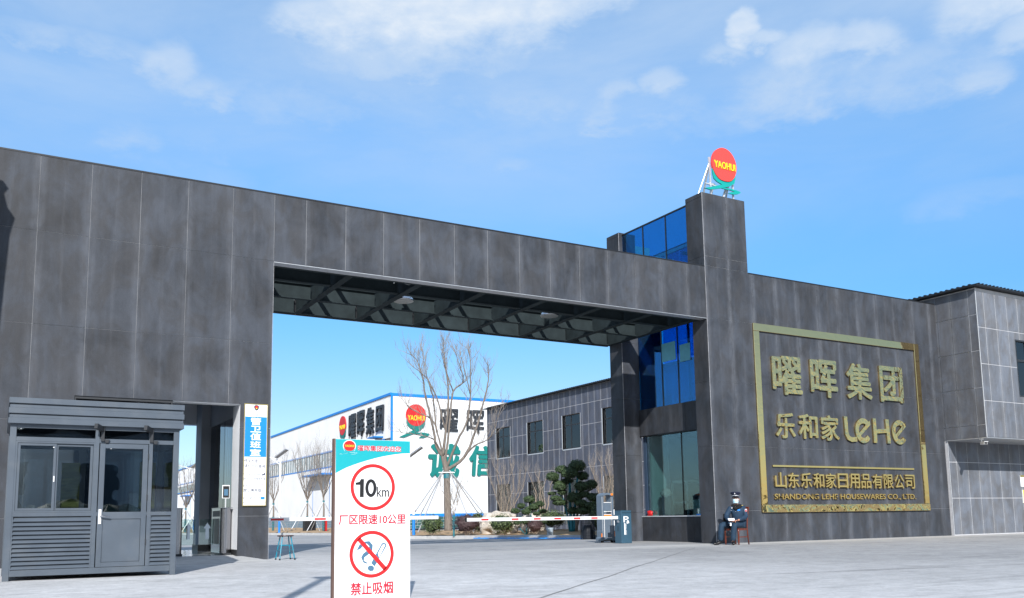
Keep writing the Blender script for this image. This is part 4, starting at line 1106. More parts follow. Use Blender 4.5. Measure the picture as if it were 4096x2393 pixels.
# ================================================================ free-standing speed limit and no smoking board
N_ = thing('information_board', 'tall white board with speed limit circle and no smoking symbol in foreground', 'sign', loc=(3.27, -10, 0))
def np_(mb, n, m, **k): return part(mb, n, m, N_, **k)
YS = -10.0
np_(MB().box(2.872, 3.664, YS, YS + .018, -.029, 1.56), 'board', 'board_white')
np_(MB().box(2.852, 2.870, YS + .002, YS + .05, -.031, 1.562), 'wooden_post', 'wood_brown')
np_(MB().box(3.625, 3.66, YS + .02, YS + .05, -.031, 1.55), 'wooden_post', 'wood_brown')
np_(MB().box(2.868, 3.668, YS + .02, YS + .05, .02, .07), 'rear_rail', 'wood_brown'); np_(MB().box(2.868, 3.668, YS + .02, YS + .05, 1.50, 1.56), 'rear_rail', 'wood_brown')
np_(MB().beam((3.1, YS + .05, .8), (3.1, YS + .45, -.02), .03, .03), 'rear_strut', 'wood_brown'); np_(MB().beam((3.45, YS + .05, .8), (3.45, YS + .45, -.02), .03, .03), 'rear_strut', 'wood_brown')
def flat(pts, k, m, n='printed_shape'): return np_(MB().poly(pts, YS - .0012 * k, YS - .0012 * (k - 1) + .0002), n, m)
def ring(c, px, pz, w, k, m):
    rx, rz = px[0] - c[0], pz[1] - c[1]; o_ = arc(c[0], c[1], rx, 0, 360, 56, rz)[:-1]; i_ = arc(c[0], c[1], rx - w, 0, 360, 56, rz - w)[:-1]
    mb = MB(); n = len(o_)
    for y in (YS - .0012 * k, YS):
        for p in o_ + i_: mb.v.append((p[0], y, p[1]))
    for i in range(n):
        j = (i + 1) % n
        mb.f += [(i, j, n + j, n + i), (i, 2 * n + i, 2 * n + j, j), (n + i, n + j, 3 * n + j, 3 * n + i)]
    return np_(mb, 'printed_ring', m)
flat([(x, min(z, 1.558)) for x, z in S_teal], 1, 'tealprint', 'header_print')
ring(S_c1[0], S_c1[1], S_c1[2], .034, 2, 'red')
ring(S_c2[0], S_c2[1], S_c2[2], .034, 3, 'red')
a, b = Vector(S_slash[0]), Vector(S_slash[1]); d = (b - a).normalized(); nn = Vector((-d.y, d.x)) * .021
flat(S_puff, 1, 'slate'); flat(S_cig, 1, 'slate'); flat(S_cigin, 2, 'board_white'); flat(S_butt, 1, 'slate')
flat([tuple(a + nn), tuple(b + nn), tuple(b - nn), tuple(a - nn)], 3, 'red')
lp(N_, (3.013, 1.493), .052, ('y', YS - .0012), .002, squash=.55, sx=1.15, redm='red', tealm='teal_pale' if 'teal_pale' in MT else 'tealprint', texty=(-.22, .22), tw=.80, outline='board_white')
def ntext(t, r, m, bold=0.0, k=1, name='printed_text'):
    return hglyph(N_, t, r, ('y', YS - .0012 * (k - 1)), m, None, name, depth=.0012, bold=bold)
flat([(3.079, 1.13), (3.12, 1.14), (3.135, 1.167), (3.168, 1.167), (3.166, .987), (3.124, .987), (3.126, 1.108), (3.080, 1.108)], 1, 'black', 'digit')
ring((3.241, 1.077), (3.301, 1.077), (3.241, 1.167), .034, 1, 'black')
ntext('km', S_km, 'black', .012)
ntext('厂区限速10公里', S_limit, 'redtext', .026)
ntext('禁止吸烟', S_smoke, 'redtext', .026)
ntext('曜晖集团欢迎您', S_head, 'board_white', .06, 2)
ntext('曜晖集团欢迎您', S_head, 'redtext', .020, 3)

N_.location = (3.139, -10.337, .030); N_.scale = (.96, .96, .96)

# ================================================================ guard-room notice board on the left pillar
P_ = thing('guard_room_notice', 'narrow white and blue upright notice with gold border on dark gate pillar', 'sign', loc=(4.56, 0, 1.08))
X0, X1, Z0, Z1 = 4.325, 4.80, 1.085, 3.175; YP = -.03
part(MB().box(X0, X1, YP, -.002, Z0, Z1), 'board', 'board_white', P_)
bw = .012
part(MB().box(X0 - .004, X1 + .004, YP - .006, YP + .004, Z1 - bw, Z1 + .004).box(X0 - .004, X1 + .004, YP - .006, YP + .004, Z0 - .004, Z0 + bw).box(X0 - .004, X0 + bw, YP - .006, YP + .004, Z0 + bw, Z1 - bw).box(X1 - bw, X1 + .004, YP - .006, YP + .004, Z0 + bw, Z1 - bw), 'border', 'gold_edge', P_)
def nu(px, py): return X0 + (X1 - X0) * (px - (28 - 28 * (py - 55) / 1365)) / 303
def nz_(py): return Z1 - (Z1 - Z0) * (py - 55) / 1365
def pt_(t, x0, y0, x1, y1, m='ink', bold=.008, nm='printed_text', k=1):
    return hglyph(P_, t, (nu(x0, y0), nz_(y1), nu(x1, y0), nz_(y0)), ('y', YP - .001 * (k - 1)), m, None, nm, depth=.001, bold=bold)
part(MB().box(nu(35, 228), nu(318, 228), YP - .001, YP + .001, nz_(768), nz_(228)), 'blue_field', 'printblue', P_)
sh_ = [(nu(152, 75), nz_(75)), (nu(182, 70), nz_(68)), (nu(212, 75), nz_(75)), (nu(214, 105), nz_(108)), (nu(200, 130), nz_(132)), (nu(182, 146), nz_(146)), (nu(163, 130), nz_(132)), (nu(150, 105), nz_(108))]
part(MB().poly(sh_, YP - .001, YP + .001), 'emblem', 'ink', P_)
part(MB().poly(arc(nu(182, 98), nz_(97), .030, 0, 360, 20, .032)[:-1], YP - .0025, YP), 'emblem', 'red', P_)
part(MB().poly(arc(nu(182, 98), nz_(113), .014, 0, 360, 12)[:-1], YP - .0035, YP), 'emblem', 'yellow', P_)
pt_('110联动', 95, 182, 262, 218, 'slate', .004)
for t, y0, y1 in (('警', 240, 338), ('卫', 350, 438), ('值', 448, 545), ('班', 558, 648), ('室', 662, 756)):
    x0 = 106 - (y0 - 240) * .02; pt_(t, x0, y0, x0 + 138, y1, 'board_white', .020, 'character', 2)
pt_('停车检查', 22, 798, 203, 846, 'ink', .008); pt_('请打开后备箱', 22, 866, 298, 914, 'ink', .008)
pt_('所有访客所携带的物品', 15, 986, 228, 1012, 'ink', .005); pt_('进出厂必须接受检查', 15, 1042, 298, 1078, 'ink', .006)
pt_('所有进出厂人员', 15, 1142, 212, 1170, 'ink', .005); pt_('禁止携带烟火', 15, 1192, 288, 1238, 'ink', .012)
pt_('进入区域所有人员', 8, 1302, 228, 1332, 'ink', .006); pt_('请自觉出示厂牌 证件以供识别', 8, 1367, 292, 1385, 'ink', .004)
def pring(px, py, r, m):
    c = (nu(px, py), nz_(py)); mb = MB(); n = 24
    for y in (YP - .001, YP + .001):
        for rr in (r, r - .006):
            for k in range(n): mb.v.append((c[0] + rr * math.cos(2 * math.pi * k / n), y, c[1] + rr * math.sin(2 * math.pi * k / n)))
    for i in range(n):
        j = (i + 1) % n; mb.f += [(i, j, n + j, n + i), (i, 2 * n + i, 2 * n + j, j), (n + i, n + j, 3 * n + j, 3 * n + i)]
    part(mb, 'printed_ring', m, P_)
pring(272, 820, .040, 'redtext'); pring(268, 1152, .040, 'redtext')
part(MB().box(nu(258, 820), nu(286, 820), YP - .001, YP + .001, nz_(824), nz_(817)), 'printed_shape', 'ink', P_)
part(MB().poly([(nu(250, 1135), nz_(1133)), (nu(255, 1131), nz_(1131)), (nu(287, 1171), nz_(1171)), (nu(282, 1173), nz_(1173))], YP - .0015, YP), 'printed_shape', 'redtext', P_)
part(MB().box(nu(235, 1300), nu(288, 1300), YP - .001, YP + .001, nz_(1336), nz_(1300)), 'printed_shape', 'printblue', P_)
part(MB().poly([(nu(245, 1015), nz_(1015)), (nu(262, 990), nz_(990)), (nu(275, 985), nz_(1000)), (nu(280, 975), nz_(975)), (nu(290, 975), nz_(975)), (nu(294, 1012), nz_(1012)), (nu(262, 1016), nz_(1016))], YP - .001, YP + .001), 'printed_shape', 'ink', P_)
# ================================================================ grey metal guard booth
K_ = thing('guard_booth', 'grey blue metal guard booth with louvred lower panels, sliding window and glazed door', 'booth', loc=(1.23, -4.35, 0))
def kp(mb, n, m='booth', **k): return part(mb, n, m, K_, **k)
yf = -4.35; yb = -2.78; D_ = .07
BX0, BX1 = .11, 2.35
for x0, x1, y0 in ((BX0, .19, yf), (2.27, BX1, yf), (BX0, .19, yb - .08), (2.27, BX1, yb - .08)):
    kp(MB().box(x0, x1, y0, y0 + .08, 0, 2.18), 'post', bevel=.004)
kp(MB().box(.19, 2.27, yf + .004, yf + .076, .06, .145), 'bottom_rail', bevel=.004)
kp(MB().box(.19, 2.27, yf + .004, yf + .076, .875, .93), 'middle_rail', bevel=.003)
kp(MB().box(.19, 2.27, yf + .004, yf + .076, 1.925, 1.985), 'transom_rail', bevel=.003)
kp(MB().box(.19, 2.27, yf + .004, yf + .076, 2.11, 2.17), 'top_rail', bevel=.003)
for x in (1.195, 1.925): kp(MB().box(x, x + .055, yf + .001, yf + .074, .146, 2.109), 'mullion', bevel=.003)
# transom lights
for a, b in ((.19, 1.195), (1.25, 1.925), (1.98, 2.27)):
    kp(MB().box(a + .008, b - .008, yf + .035, yf + .041, 1.985, 2.11), 'transom_pane', 'dark_glass')
# sliding window: two sashes
for i, (a, b, yy) in enumerate(((.215, .70, .012), (.69, 1.175, .032))):
    f_ = MB(); f_.box(a, a + .035, yf + yy, yf + yy + .02, .955, 1.90).box(b - .035, b, yf + yy, yf + yy + .02, .955, 1.90).box(a + .035, b - .035, yf + yy, yf + yy + .02, .955, .99).box(a + .035, b - .035, yf + yy, yf + yy + .02, 1.865, 1.90)
    w_ = kp(f_, 'window_sash', bevel=.002)
    kp(MB().box(a + .035, b - .035, yf + yy + .008, yf + yy + .013, .99, 1.865), 'window_pane', 'clear_glass')
kp(MB().box(.19, .213, yf + .002, yf + .06, .931, 1.924).box(1.177, 1.195, yf + .003, yf + .06, .931, 1.924).box(.213, 1.177, yf + .002, yf + .06, .931, .953).box(.213, 1.177, yf + .003, yf + .06, 1.902, 1.924), 'window_frame')
kp(MB().box(.675, .688, yf + .002, yf + .012, 1.36, 1.44), 'latch', 'white_paint')
# side light right of the door
kp(MB().box(1.99, 2.26, yf + .03, yf + .036, .93, 1.925), 'window_pane', 'clear_glass')
# door
dr = MB(); x0, x1 = 1.262, 1.915
dr.box(x0, x0 + .07, yf - .004, yf + .034, .150, 1.918).box(x1 - .07, x1, yf - .004, yf + .034, .150, 1.918).box(x0 + .07, x1 - .07, yf - .004, yf + .034, .150, .215).box(x0 + .07, x1 - .07, yf - .004, yf + .034, .83, .925).box(x0 + .07, x1 - .07, yf - .004, yf + .034, 1.85, 1.918)
do = kp(dr, 'door', bevel=.003)
for n, m, b in (('door_panel', 'booth', (x0 + .075, x1 - .075, yf + .008, yf + .02, .22, .825)), ('door_pane', 'clear_glass', (x0 + .072, x1 - .072, yf + .012, yf + .018, .926, 1.849))):
    kp(MB().box(*b), n, m)
kp(MB().box(x0 + .014, x0 + .05, yf - .016, yf - .004, .76, .97), 'lock_plate', 'white_paint', bevel=.003)
kp(MB().tube([(x0 + .03, yf - .016, .875), (x0 + .03, yf - .05, .875), (x0 + .075, yf - .058, .872), (x0 + .155, yf - .058, .862)], .008, 8), 'door_handle', 'steelmirror')
for z in (.45, 1.1, 1.7): kp(MB().box(x1 - .004, x1 + .012, yf - .010, yf + .002, z, z + .08), 'hinge', 'booth_dark')
# louvre slats, each a tilted blade
def louvre(a, b, z0, z1, n):
    for i in range(n):
        z = z0 + (z1 - z0) * i / n; h = (z1 - z0) / n
        mb = MB(); mb.v = [(a, yf - .008, z + .002), (b, yf - .008, z + .002), (b, yf + .030, z + h * .86), (a, yf + .030, z + h * .86), (a, yf - .004, z - .004), (b, yf - .004, z - .004), (b, yf + .034, z + h * .86 - .006), (a, yf + .034, z + h * .86 - .006)]
        mb.f = [(0, 1, 2, 3), (7, 6, 5, 4), (0, 4, 5, 1), (3, 2, 6, 7), (0, 3, 7, 4), (1, 5, 6, 2)]
        kp(mb, 'louvre_slat')
louvre(.205, 1.18, .155, .868, 12); louvre(1.985, 2.262, .155, .868, 12)
kp(MB().box(.19, .205, yf - .002, yf + .05, .146, .874).box(1.18, 1.195, yf - .002, yf + .05, .146, .874).box(1.98, 1.987, yf - .002, yf + .05, .146, .874).box(2.262, 2.27, yf - .002, yf + .05, .146, .874), 'louvre_frame')
kp(MB().box(.2, 1.19, yf + .045, yf + .05, .146, .874), 'louvre_backing', 'booth_dark'); kp(MB().box(1.985, 2.265, yf + .045, yf + .05, .146, .874), 'louvre_backing', 'booth_dark')
# side and rear walls
for x in (BX0 + .01, 2.30):
    kp(MB().box(x, x + .03, yf + .08, yb - .08, .1, .9).box(x, x + .03, yf + .08, yb - .08, 1.93, 2.16), 'side_panel')
    kp(MB().box(x + .012, x + .018, yf + .08, yb - .08, .9, 1.93), 'side_pane', 'clear_glass')
kp(MB().box(.19, 2.27, yb - .05, yb - .02, .1, .9).box(.19, 2.27, yb - .05, yb - .02, 1.93, 2.16).box(1.1, 1.2, yb - .05, yb - .02, .9, 1.93), 'rear_panel')
kp(MB().box(.19, 2.27, yb - .04, yb - .034, .9, 1.93), 'rear_pane', 'clear_glass')
kp(MB().box(.15, 2.31, yf + .05, yb - .05, .10, .14), 'floor', 'booth_dark')
kp(MB().box(.19, 2.27, yf + .08, yb - .08, 2.165, 2.18), 'ceiling', 'plaster_grey')
kp(MB().box(.3, 1.1, yf + .35, yf + .80, .80, .84).box(.32, .36, yf + .4, yf + .75, .14, .8).box(1.04, 1.08, yf + .4, yf + .75, .14, .8), 'desk', 'plaster_grey')
MT['olive_reflection'] = plain('yellow_green_reflection', (.16, .165, .05), .9, var=.35, scale=18, stretch=(.3, .3, 2.2))  # olive reflections of the booth glass, painted on boards inside
kp(MB().box(.86, 1.12, yb - .09, yb - .07, 1.0, 1.72), 'inner_board', 'olive_reflection'); kp(MB().box(2.0, 2.24, yb - .09, yb - .07, 1.0, 1.75), 'inner_board', 'olive_reflection')
# stepped cornice: three proud boards over a recessed band
cx0, cx1, cy0, cy1 = .08, 2.40, yf - .07, yb + .05
kp(MB().box(cx0 + .03, cx1 - .03, cy0 + .045, cy1 - .03, 2.175, 2.515), 'cornice_core')
for z in (2.165, 2.305, 2.447):
    kp(MB().box(cx0, cx1, cy0, cy1, z, z + .078), 'cornice_board', bevel=.003)
    if z < 2.4: kp(MB().box(cx0 + .012, cx1 - .012, cy0 + .012, cy1 - .01, z + .079, z + .121), 'cornice_board', bevel=.002)
# awning brackets and their knuckles over the door
for x in (1.235, 1.90):
    kp(MB().box(x + .03, x + .075, yf - .03, yf - .002, 1.95, 2.14).beam((x + .05, yf - .015, 2.12), (x - .055, yf - .16, 2.155), .05, .07), 'awning_bracket', 'booth_dark')
for x in (1.345, 2.01):
    mb = MB().poly([(x - .035, 1.975), (x + .035, 1.975), (x + .018, 1.925), (x - .018, 1.925)], yf - .03, yf - .003); kp(mb, 'bracket_foot', 'booth_dark')
for x, z in ((.235, 2.095), (.655, 1.84), (1.26, 1.995), (1.4, 1.842)): kp(MB().box(x, x + .014, yf + .024 if z > 1.9 else yf + .004, yf + .034, z, z + .012), 'glass_clip', 'white_paint')
# ================================================================ gate furniture
def arm(root, x0, x1, y, z, h, stickers, cap_at=None):
    part(MB().box(x0, x1, y, y + .045, z, z + h), 'barrier_arm', 'white_paint', root, bevel=.006)
    for a, b in stickers: part(MB().box(a, b, y - .004, y - .0005, z + h * .22, z + h * .74), 'red_reflector', 'red', root)
    if cap_at is not None: part(MB().box(cap_at - .015, cap_at + .015, y - .01, y + .055, z - .01, z + h + .01), 'end_cap', 'rubber', root)
YA = 2.55
g1 = thing('parking_barrier', 'blue grey barrier cabinet with white P, and long white red-striped arm', 'barrier', loc=(15.85, 2.6, 0))
bxm = MB().box(15.66, 16.03, 2.40, 2.72, 0, .935)
part(bxm, 'cabinet', 'pbox', g1, bevel=.012)
part(MB().box(15.655, 16.035, 2.395, 2.725, .936, .945), 'cabinet_lid', 'pbox', g1)
part(MB().box(15.675, 16.02, 2.396, 2.399, .868, .874).box(15.675, 16.02, 2.396, 2.399, .888, .891), 'door_gap', 'black', g1)
part(MB().lathe((15.83, 2.398, .845), [(.009, -.004), (.009, 0)], 10, 'y'), 'lock', 'steelmirror', g1)
o = glyph('P', (15.745, .60, 15.925, .775), ('y', 2.3995), 'board_white', None, 'lettering', depth=.002, bold=.008); hang(o, g1)
part(MB().box(15.762, 15.80, 2.397, 2.3995, .245, .575), 'printed_bar', 'board_white', g1)
o = glyph('PARKING SYSTEM', (15.812, .25, 15.84, .56), ('y', 2.3995), 'board_white', None, 'lettering', depth=.002, bold=.006)
# stand the small lettering upright along the bar
c_ = Vector((15.826, 0, .405))
for v in o.data.vertices:
    fx = (v.co.x - 15.812) / .028; fz = (v.co.z - .25) / .31
    v.co.x = 15.812 + (1 - fz) * .028 if False else 15.812 + fz * .028; v.co.z = .25 + (1 - fx) * .31
hang(o, g1)
part(MB().poly([(15.855, .60), (15.87, .655), (15.92, .655), (15.94, .60), (15.94, .575), (15.855, .575)], 2.397, 2.3995).poly([(15.86, .575), (15.88, .575), (15.88, .56), (15.86, .56)], 2.397, 2.3995), 'car_symbol', 'board_white', g1)
part(MB().box(15.657, 15.659, 2.50, 2.60, .60, .72), 'notice', 'board_white', g1)
part(MB().box(15.655, 15.6572, 2.51, 2.59, .69, .71), 'notice_print', 'red', g1)
for k in range(5): part(MB().box(15.656, 15.659, 2.52, 2.60, .36 + k * .028, .367 + k * .028), 'vent_slot', 'black', g1)
# boom carried by the cabinet: hinge block and arm
part(MB().box(15.52, 15.66, 2.44, 2.60, .66, .82), 'hinge_block', 'pbox', g1)
arm(g1, 10.66, 15.56, 2.44 - .03, .695, .088, [(11.93 + .0, 12.18), (12.62, 12.86), (13.42, 13.68), (14.35, 14.61), (15.15, 15.38)] and [(a, a + .22) for a in (11.10, 12.02, 12.72, 13.38, 14.03, 14.62)], 10.66)
g2 = thing('parking_barrier', 'left white barrier arm with red stripes reaching from behind the dark pillar', 'barrier', loc=(5.1, 2.6, 0))
part(MB().box(4.93, 5.25, 2.44, 2.76, 0, .935), 'cabinet', 'pbox', g2, bevel=.012)
arm(g2, 5.15, 9.86, 2.41, .768, .085, [(5.56, 5.86), (6.60, 6.88), (7.6, 7.87), (8.6, 8.85), (8.94, 8.98)])
# ---- end unit of the folding gate
g3 = thing('folding_gate_head', 'upright grey folding gate drive unit with orange lamps beside the parking barrier', 'gate', loc=(15.9, 3.4, 0))
y0 = 3.36
for x in (15.70, 16.06): part(MB().box(x, x + .055, y0, y0 + .30, .08, 1.40), 'upright', 'gatem', g3, bevel=.006)
part(MB().box(15.693, 15.70, y0 - .004, y0 + .02, .3, 1.36).box(16.028, 16.036, y0 - .004, y0 + .02, .25, 1.36), 'edge_strip', 'aluminium', g3)
ap = [(15.70 + .2075 + .2075 * math.cos(R(a)), 1.38 + .10 * math.sin(R(a))) for a in range(180, -1, -15)]; ip = [(15.70 + .2075 + .15 * math.cos(R(a)), 1.36 + .06 * math.sin(R(a))) for a in range(0, 181, 15)]
part(MB().poly(ap + ip, y0, y0 + .28), 'arched_top', 'gatem', g3)
part(MB().box(15.76, 16.02, y0 + .01, y0 + .05, .94, 1.18), 'upper_panel', 'gatem', g3)
part(MB().box(15.755, 16.03, y0 + .004, y0 + .05, 1.185, 1.20).box(15.755, 16.03, y0 + .004, y0 + .05, .915, .93).box(15.755, 16.03, y0 + .004, y0 + .05, .83, .845), 'white_trim', 'white_paint', g3)
part(MB().box(15.755, 16.03, y0 + .012, y0 + .05, .77, .83), 'lamp_bar', 'orange', g3)
part(MB().box(15.77, 16.01, y0 + .01, y0 + .05, .16, .77), 'lower_panel', 'gatem', g3)
part(MB().box(15.755, 15.77, y0 + .003, y0 + .05, .145, .77).box(15.77, 16.03, y0 + .003, y0 + .05, .145, .16), 'white_trim', 'white_paint', g3)
part(MB().box(16.02, 16.10, y0 - .01, y0 + .2, 1.40, 1.46), 'beacon', 'orange', g3, bevel=.01)
part(MB().box(16.12, 16.16, y0 + .02, y0 + .5, .10, .98), 'side_frame', 'white_paint', g3)
part(MB().box(16.16, 16.30, y0 + .05, y0 + .5, .08, .95), 'folded_bars', 'booth_dark', g3)
mb = MB().poly([(15.62, .06), (15.70, .06), (15.70, .36), (15.66, .34), (15.66, .17), (15.62, .13)], y0, y0 + .26); part(mb, 'wheel_housing', 'gatem', g3)
mb = MB().poly([(16.04, .06), (16.26, .06), (16.26, .15), (16.20, .18), (16.20, .34), (16.04, .36)], y0 - .02, y0 + .26); part(mb, 'wheel_housing', 'gatem', g3)
part(MB().box(16.10, 16.19, y0 - .035, y0 - .02, .18, .33), 'side_lamp', 'orange', g3, bevel=.006)
part(MB().box(15.645, 15.665, y0 - .01, y0 + .02, .17, .28), 'side_lamp', 'orange', g3)
for x in (15.72, 16.08, 16.2): part(MB().lathe((x, y0 + .05, .045), [(.045, 0), (.045, .05)], 14, 'y'), 'wheel', 'rubber', g3)
part(MB().box(15.68, 16.24, y0 + .02, y0 + .24, .05, .085), 'chassis', 'black', g3)

# ================================================================ passage turnstiles and face terminal
def turnstile(x0, x1, y0, y1, lab):
    t = thing('turnstile', lab, 'turnstile', 'speed gate cabinets in the staff passage', loc=((x0 + x1) / 2, (y0 + y1) / 2, .10))
    z0, z1 = .10, 1.05; r = (x1 - x0) / 2; cx = (x0 + x1) / 2
    prof = [(cx + r * math.cos(R(a)), y0 + r + r * math.sin(R(a)) * .8) for a in range(180, 361, 12)] + [(x1, y1), (x0, y1)]
    mb = MB(); n = len(prof)
    for z in (z0, z1):
        for p in prof: mb.v.append((p[0], p[1], z))
    mb.f.append(tuple(range(n))[::-1]); mb.f.append(tuple(range(n, 2 * n)))
    for i in range(n): mb.f.append((i, (i + 1) % n, n + (i + 1) % n, n + i))
    part(mb, 'cabinet', 'steelmirror', t, smooth=False)
    part(MB().box(x0 - .004, x0 - .001, y0 + .16, y1 - .1, .88, 1.0), 'reader_panel', 'black', t)
    part(MB().box(x0 - .006, x0 - .001, y0 + .2, y1 - .12, .32, .84), 'door_slot', 'booth_dark', t)
    part(MB().box(x0 - .01, x1 + .01, y0 + .0, y1 + .01, 1.051, 1.062), 'top_plate', 'steelmirror', t)
    part(MB().box(x0 - .003, x1 + .003, y0 - .004, y1, .10, .14), 'kick_plate', 'booth_dark', t)
    return t
def flap(t, x0, x1, y):
    part(MB().box(x0, x1, y, y + .01, .30, .83), 'glass_flap', 'flap_glass', t)
    c = (x0 + x1) / 2 + .01
    part(MB().poly([(c - .035, .42), (c + .035, .42), (c + .035, .64), (c + .075, .64), (c, .76), (c - .075, .64), (c - .035, .64)], y - .002, y - .0005), 'arrow_decal', 'gatem', t)
ta = turnstile(4.00, 4.21, .36, 1.30, 'stainless turnstile cabinet beside white reveal, carrying the face terminal')
tb = turnstile(3.08, 3.29, .55, 1.50, 'left stainless turnstile cabinet half hidden by the guard booth')
flap(ta, 3.70, 3.99, 1.0); flap(tb, 3.31, 3.62, 1.0)
ft = thing('face_terminal', 'white framed face scanner tablet on thin pole on turnstile', 'scanner', loc=(4.11, .5, 1.062))
part(MB().tube([(4.11, .52, 1.062), (4.11, .52, 1.26)], .013, 10), 'pole', 'aluminium', ft)
part(MB().box(4.035, 4.185, .50, .52, 1.25, 1.525), 'housing', 'white_paint', ft, bevel=.008)
part(MB().box(4.047, 4.173, .496, .4995, 1.265, 1.505), 'screen', 'black', ft)
part(MB().box(4.07, 4.15, .494, .4958, 1.31, 1.44), 'screen_picture', 'slate', ft)

# ================================================================ stool in the gateway
st = thing('metal_stool', 'round wooden stool with teal tubular legs beside dark gate pillar', 'stool', loc=(5.07, -.55, 0))
zs0 = .475
part(MB().lathe((5.07, -.55, zs0), [(.005, -.012), (.155, -.012), (.165, 0), (.160, .012), (.005, .014)], 24), 'seat', 'wood_dark', st)
for sx, sy in ((-1, -1), (1, -1), (1, 1), (-1, 1)):
    part(MB().tube([(5.07 + sx * .085, -.55 + sy * .085, zs0 - .012), (5.07 + sx * .15, -.55 + sy * .15, 0.015)], .0125, 8), 'leg', 'stoolteal', st)
    part(MB().tube([(5.07 + sx * .147, -.55 + sy * .147, .03), (5.07 + sx * .152, -.55 + sy * .152, 0.0)], .016, 8), 'rubber_foot', 'rubber', st)
a = .112; b = .13
part(MB().tube([(5.07 - a, -.55 - a, .29), (5.07 + a, -.55 - a, .29)], .009, 6).tube([(5.07 - a, -.55 + a, .29), (5.07 + a, -.55 + a, .29)], .009, 6).tube([(5.07 - b, -.55 - b, .19), (5.07 - b, -.55 + b, .19)], .009, 6).tube([(5.07 + b, -.55 - b, .19), (5.07 + b, -.55 + b, .19)], .009, 6), 'stretcher', 'stoolteal', st)

# ================================================================ high-bay lamps in the portal
for (x, y, z), lab in (((8.86, 2.35, 6.36), 'dome lamp hanging under portal, left one near the second cross beam'), ((13.32, 2.35, 6.42), 'dome lamp hanging under portal, right one near the cable ends')):
    t = thing('dome_lamp', lab, 'lamp', 'high bay lamps under the portal beam', loc=(x, y, z))
    part(MB().lathe((x, y, z), [(.265, 0), (.27, .012), (.245, .06), (.19, .13), (.10, .18), (.05, .20)], 28), 'reflector_bowl', 'lampbowl', t, smooth=True)
    part(MB().lathe((x, y, z), [(.255, -.012), (.262, -.002), (.1, -.001)], 28), 'lens', 'lampglass', t)
    part(MB().lathe((x, y, z + .2), [(.06, 0), (.075, .03), (.075, .22), (.04, .25)], 16), 'driver_housing', 'aluminium', t)
    part(MB().tube([(x, y, z + .45), (x, y, z + 1.15)], .012, 6), 'hanger', 'galv', t)

# ================================================================ surveillance camera under the bay corner
cm_ = thing('security_camera', 'white security camera under corner of projecting grey bay', 'camera', loc=(27.45, -1.2, 3.09))
part(MB().box(27.40, 27.50, -1.24, -1.14, 3.06, 3.094), 'mount', 'white_paint', cm_)
part(MB().tube([(27.45, -1.19, 3.07), (27.45, -1.19, 2.97)], .02, 8), 'stem', 'white_paint', cm_)
part(MB().beam((27.30, -1.42, 2.93), (27.58, -1.10, 2.95), .10, .085), 'housing', 'white_paint', cm_, bevel=.012)
part(MB().beam((27.28, -1.45, 2.975), (27.56, -1.12, 2.995), .12, .012), 'sun_shield', 'white_paint', cm_)
part(MB().beam((27.285, -1.437, 2.93), (27.297, -1.423, 2.93), .07, .06), 'lens', 'black', cm_)

# ================================================================ things at the far right edge
w1 = thing('wall_notice', 'small white notice with ochre header on grey annex wall at right edge', 'sign', loc=(31.490, -.1, 1.5))
part(MB().box(31.270, 31.890, -.10, -.084, 1.62, 2.02), 'board', 'board_white', w1); part(MB().box(31.270, 31.890, -.103, -.1005, 1.95, 2.02), 'header_print', 'gold_edge', w1)
w2 = thing('warning_panel', 'yellow warning panel fixed under the white notice on annex wall', 'sign', loc=(31.490, -.1, 1.0))
part(MB().box(31.330, 31.890, -.11, -.084, 1.05, 1.50), 'board', 'yellow', w2); part(MB().box(31.315, 31.330, -.115, -.084, 1.04, 1.51), 'edge', 'white_paint', w2)
w3 = thing('hanging_coat', 'dark jacket with yellow shoulders hanging on annex wall below yellow panel', 'coat', loc=(31.490, -.2, .3))
part(MB().ell((31.540, -.2, .52), (.20, .10, .33), wob=.6, seed=3), 'jacket', 'black', w3, smooth=True); part(MB().ell((31.570, -.22, .78), (.17, .10, .10), wob=.3, seed=5), 'shoulder', 'yellow', w3, smooth=True)
w4 = thing('hose_coil', 'thin tan hose coil leaning at foot of annex wall', 'hose', loc=(31.290, -.15, 0))
part(MB().tube([(31.360 + .17 * math.cos(R(a)), -.14 - .03 * math.sin(R(a)), .19 + .17 * math.sin(R(a))) for a in range(0, 361, 15)], .008, 6), 'coil', 'bark_light', w4)

# ================================================================ objects behind the show window
k1 = thing('storage_rack', 'pale metal shelf rack behind the lower show window', 'rack', loc=(19.2, 2.6, .06))
for x, y in ((18.5, 3.45), (19.9, 3.45), (18.5, 2.75), (19.9, 2.75)): part(MB().box(x, x + .05, y, y + .05, .06, 1.85), 'post', 'aluminium', k1)
for z in (.35, 1.15, 1.80): part(MB().box(18.5, 19.95, 2.74, 3.5, z, z + .06), 'shelf', 'aluminium', k1)
part(MB().beam((18.53, 2.73, .40), (19.1, 2.73, 1.12), .03, .03), 'brace', 'aluminium', k1)
k2 = thing('steel_cabinet', 'small pale green cabinet standing in front of the rack behind glass', 'cabinet', loc=(18.7, 2.2, .06))
part(MB().box(18.45, 18.95, 2.15, 2.5, .55, 1.25).box(18.4, 19.0, 2.1, 2.55, .06, .55), 'body', 'room_pale', k2); part(MB().tube([(18.6, 2.3, 1.25), (18.62, 2.3, 1.32), (18.8, 2.3, 1.32), (18.82, 2.3, 1.25)], .012, 6), 'handle', 'galv', k2)
k3 = thing('office_chair', 'dark office chair with pale cloth over its back, behind glass', 'chair', loc=(18.2, 3.2, .06))
part(MB().box(18.02, 18.42, 3.05, 3.45, .50, .58), 'seat', 'room_dark', k3, bevel=.02); part(MB().box(18.05, 18.39, 3.42, 3.48, .65, 1.5), 'backrest', 'booth', k3, bevel=.02)
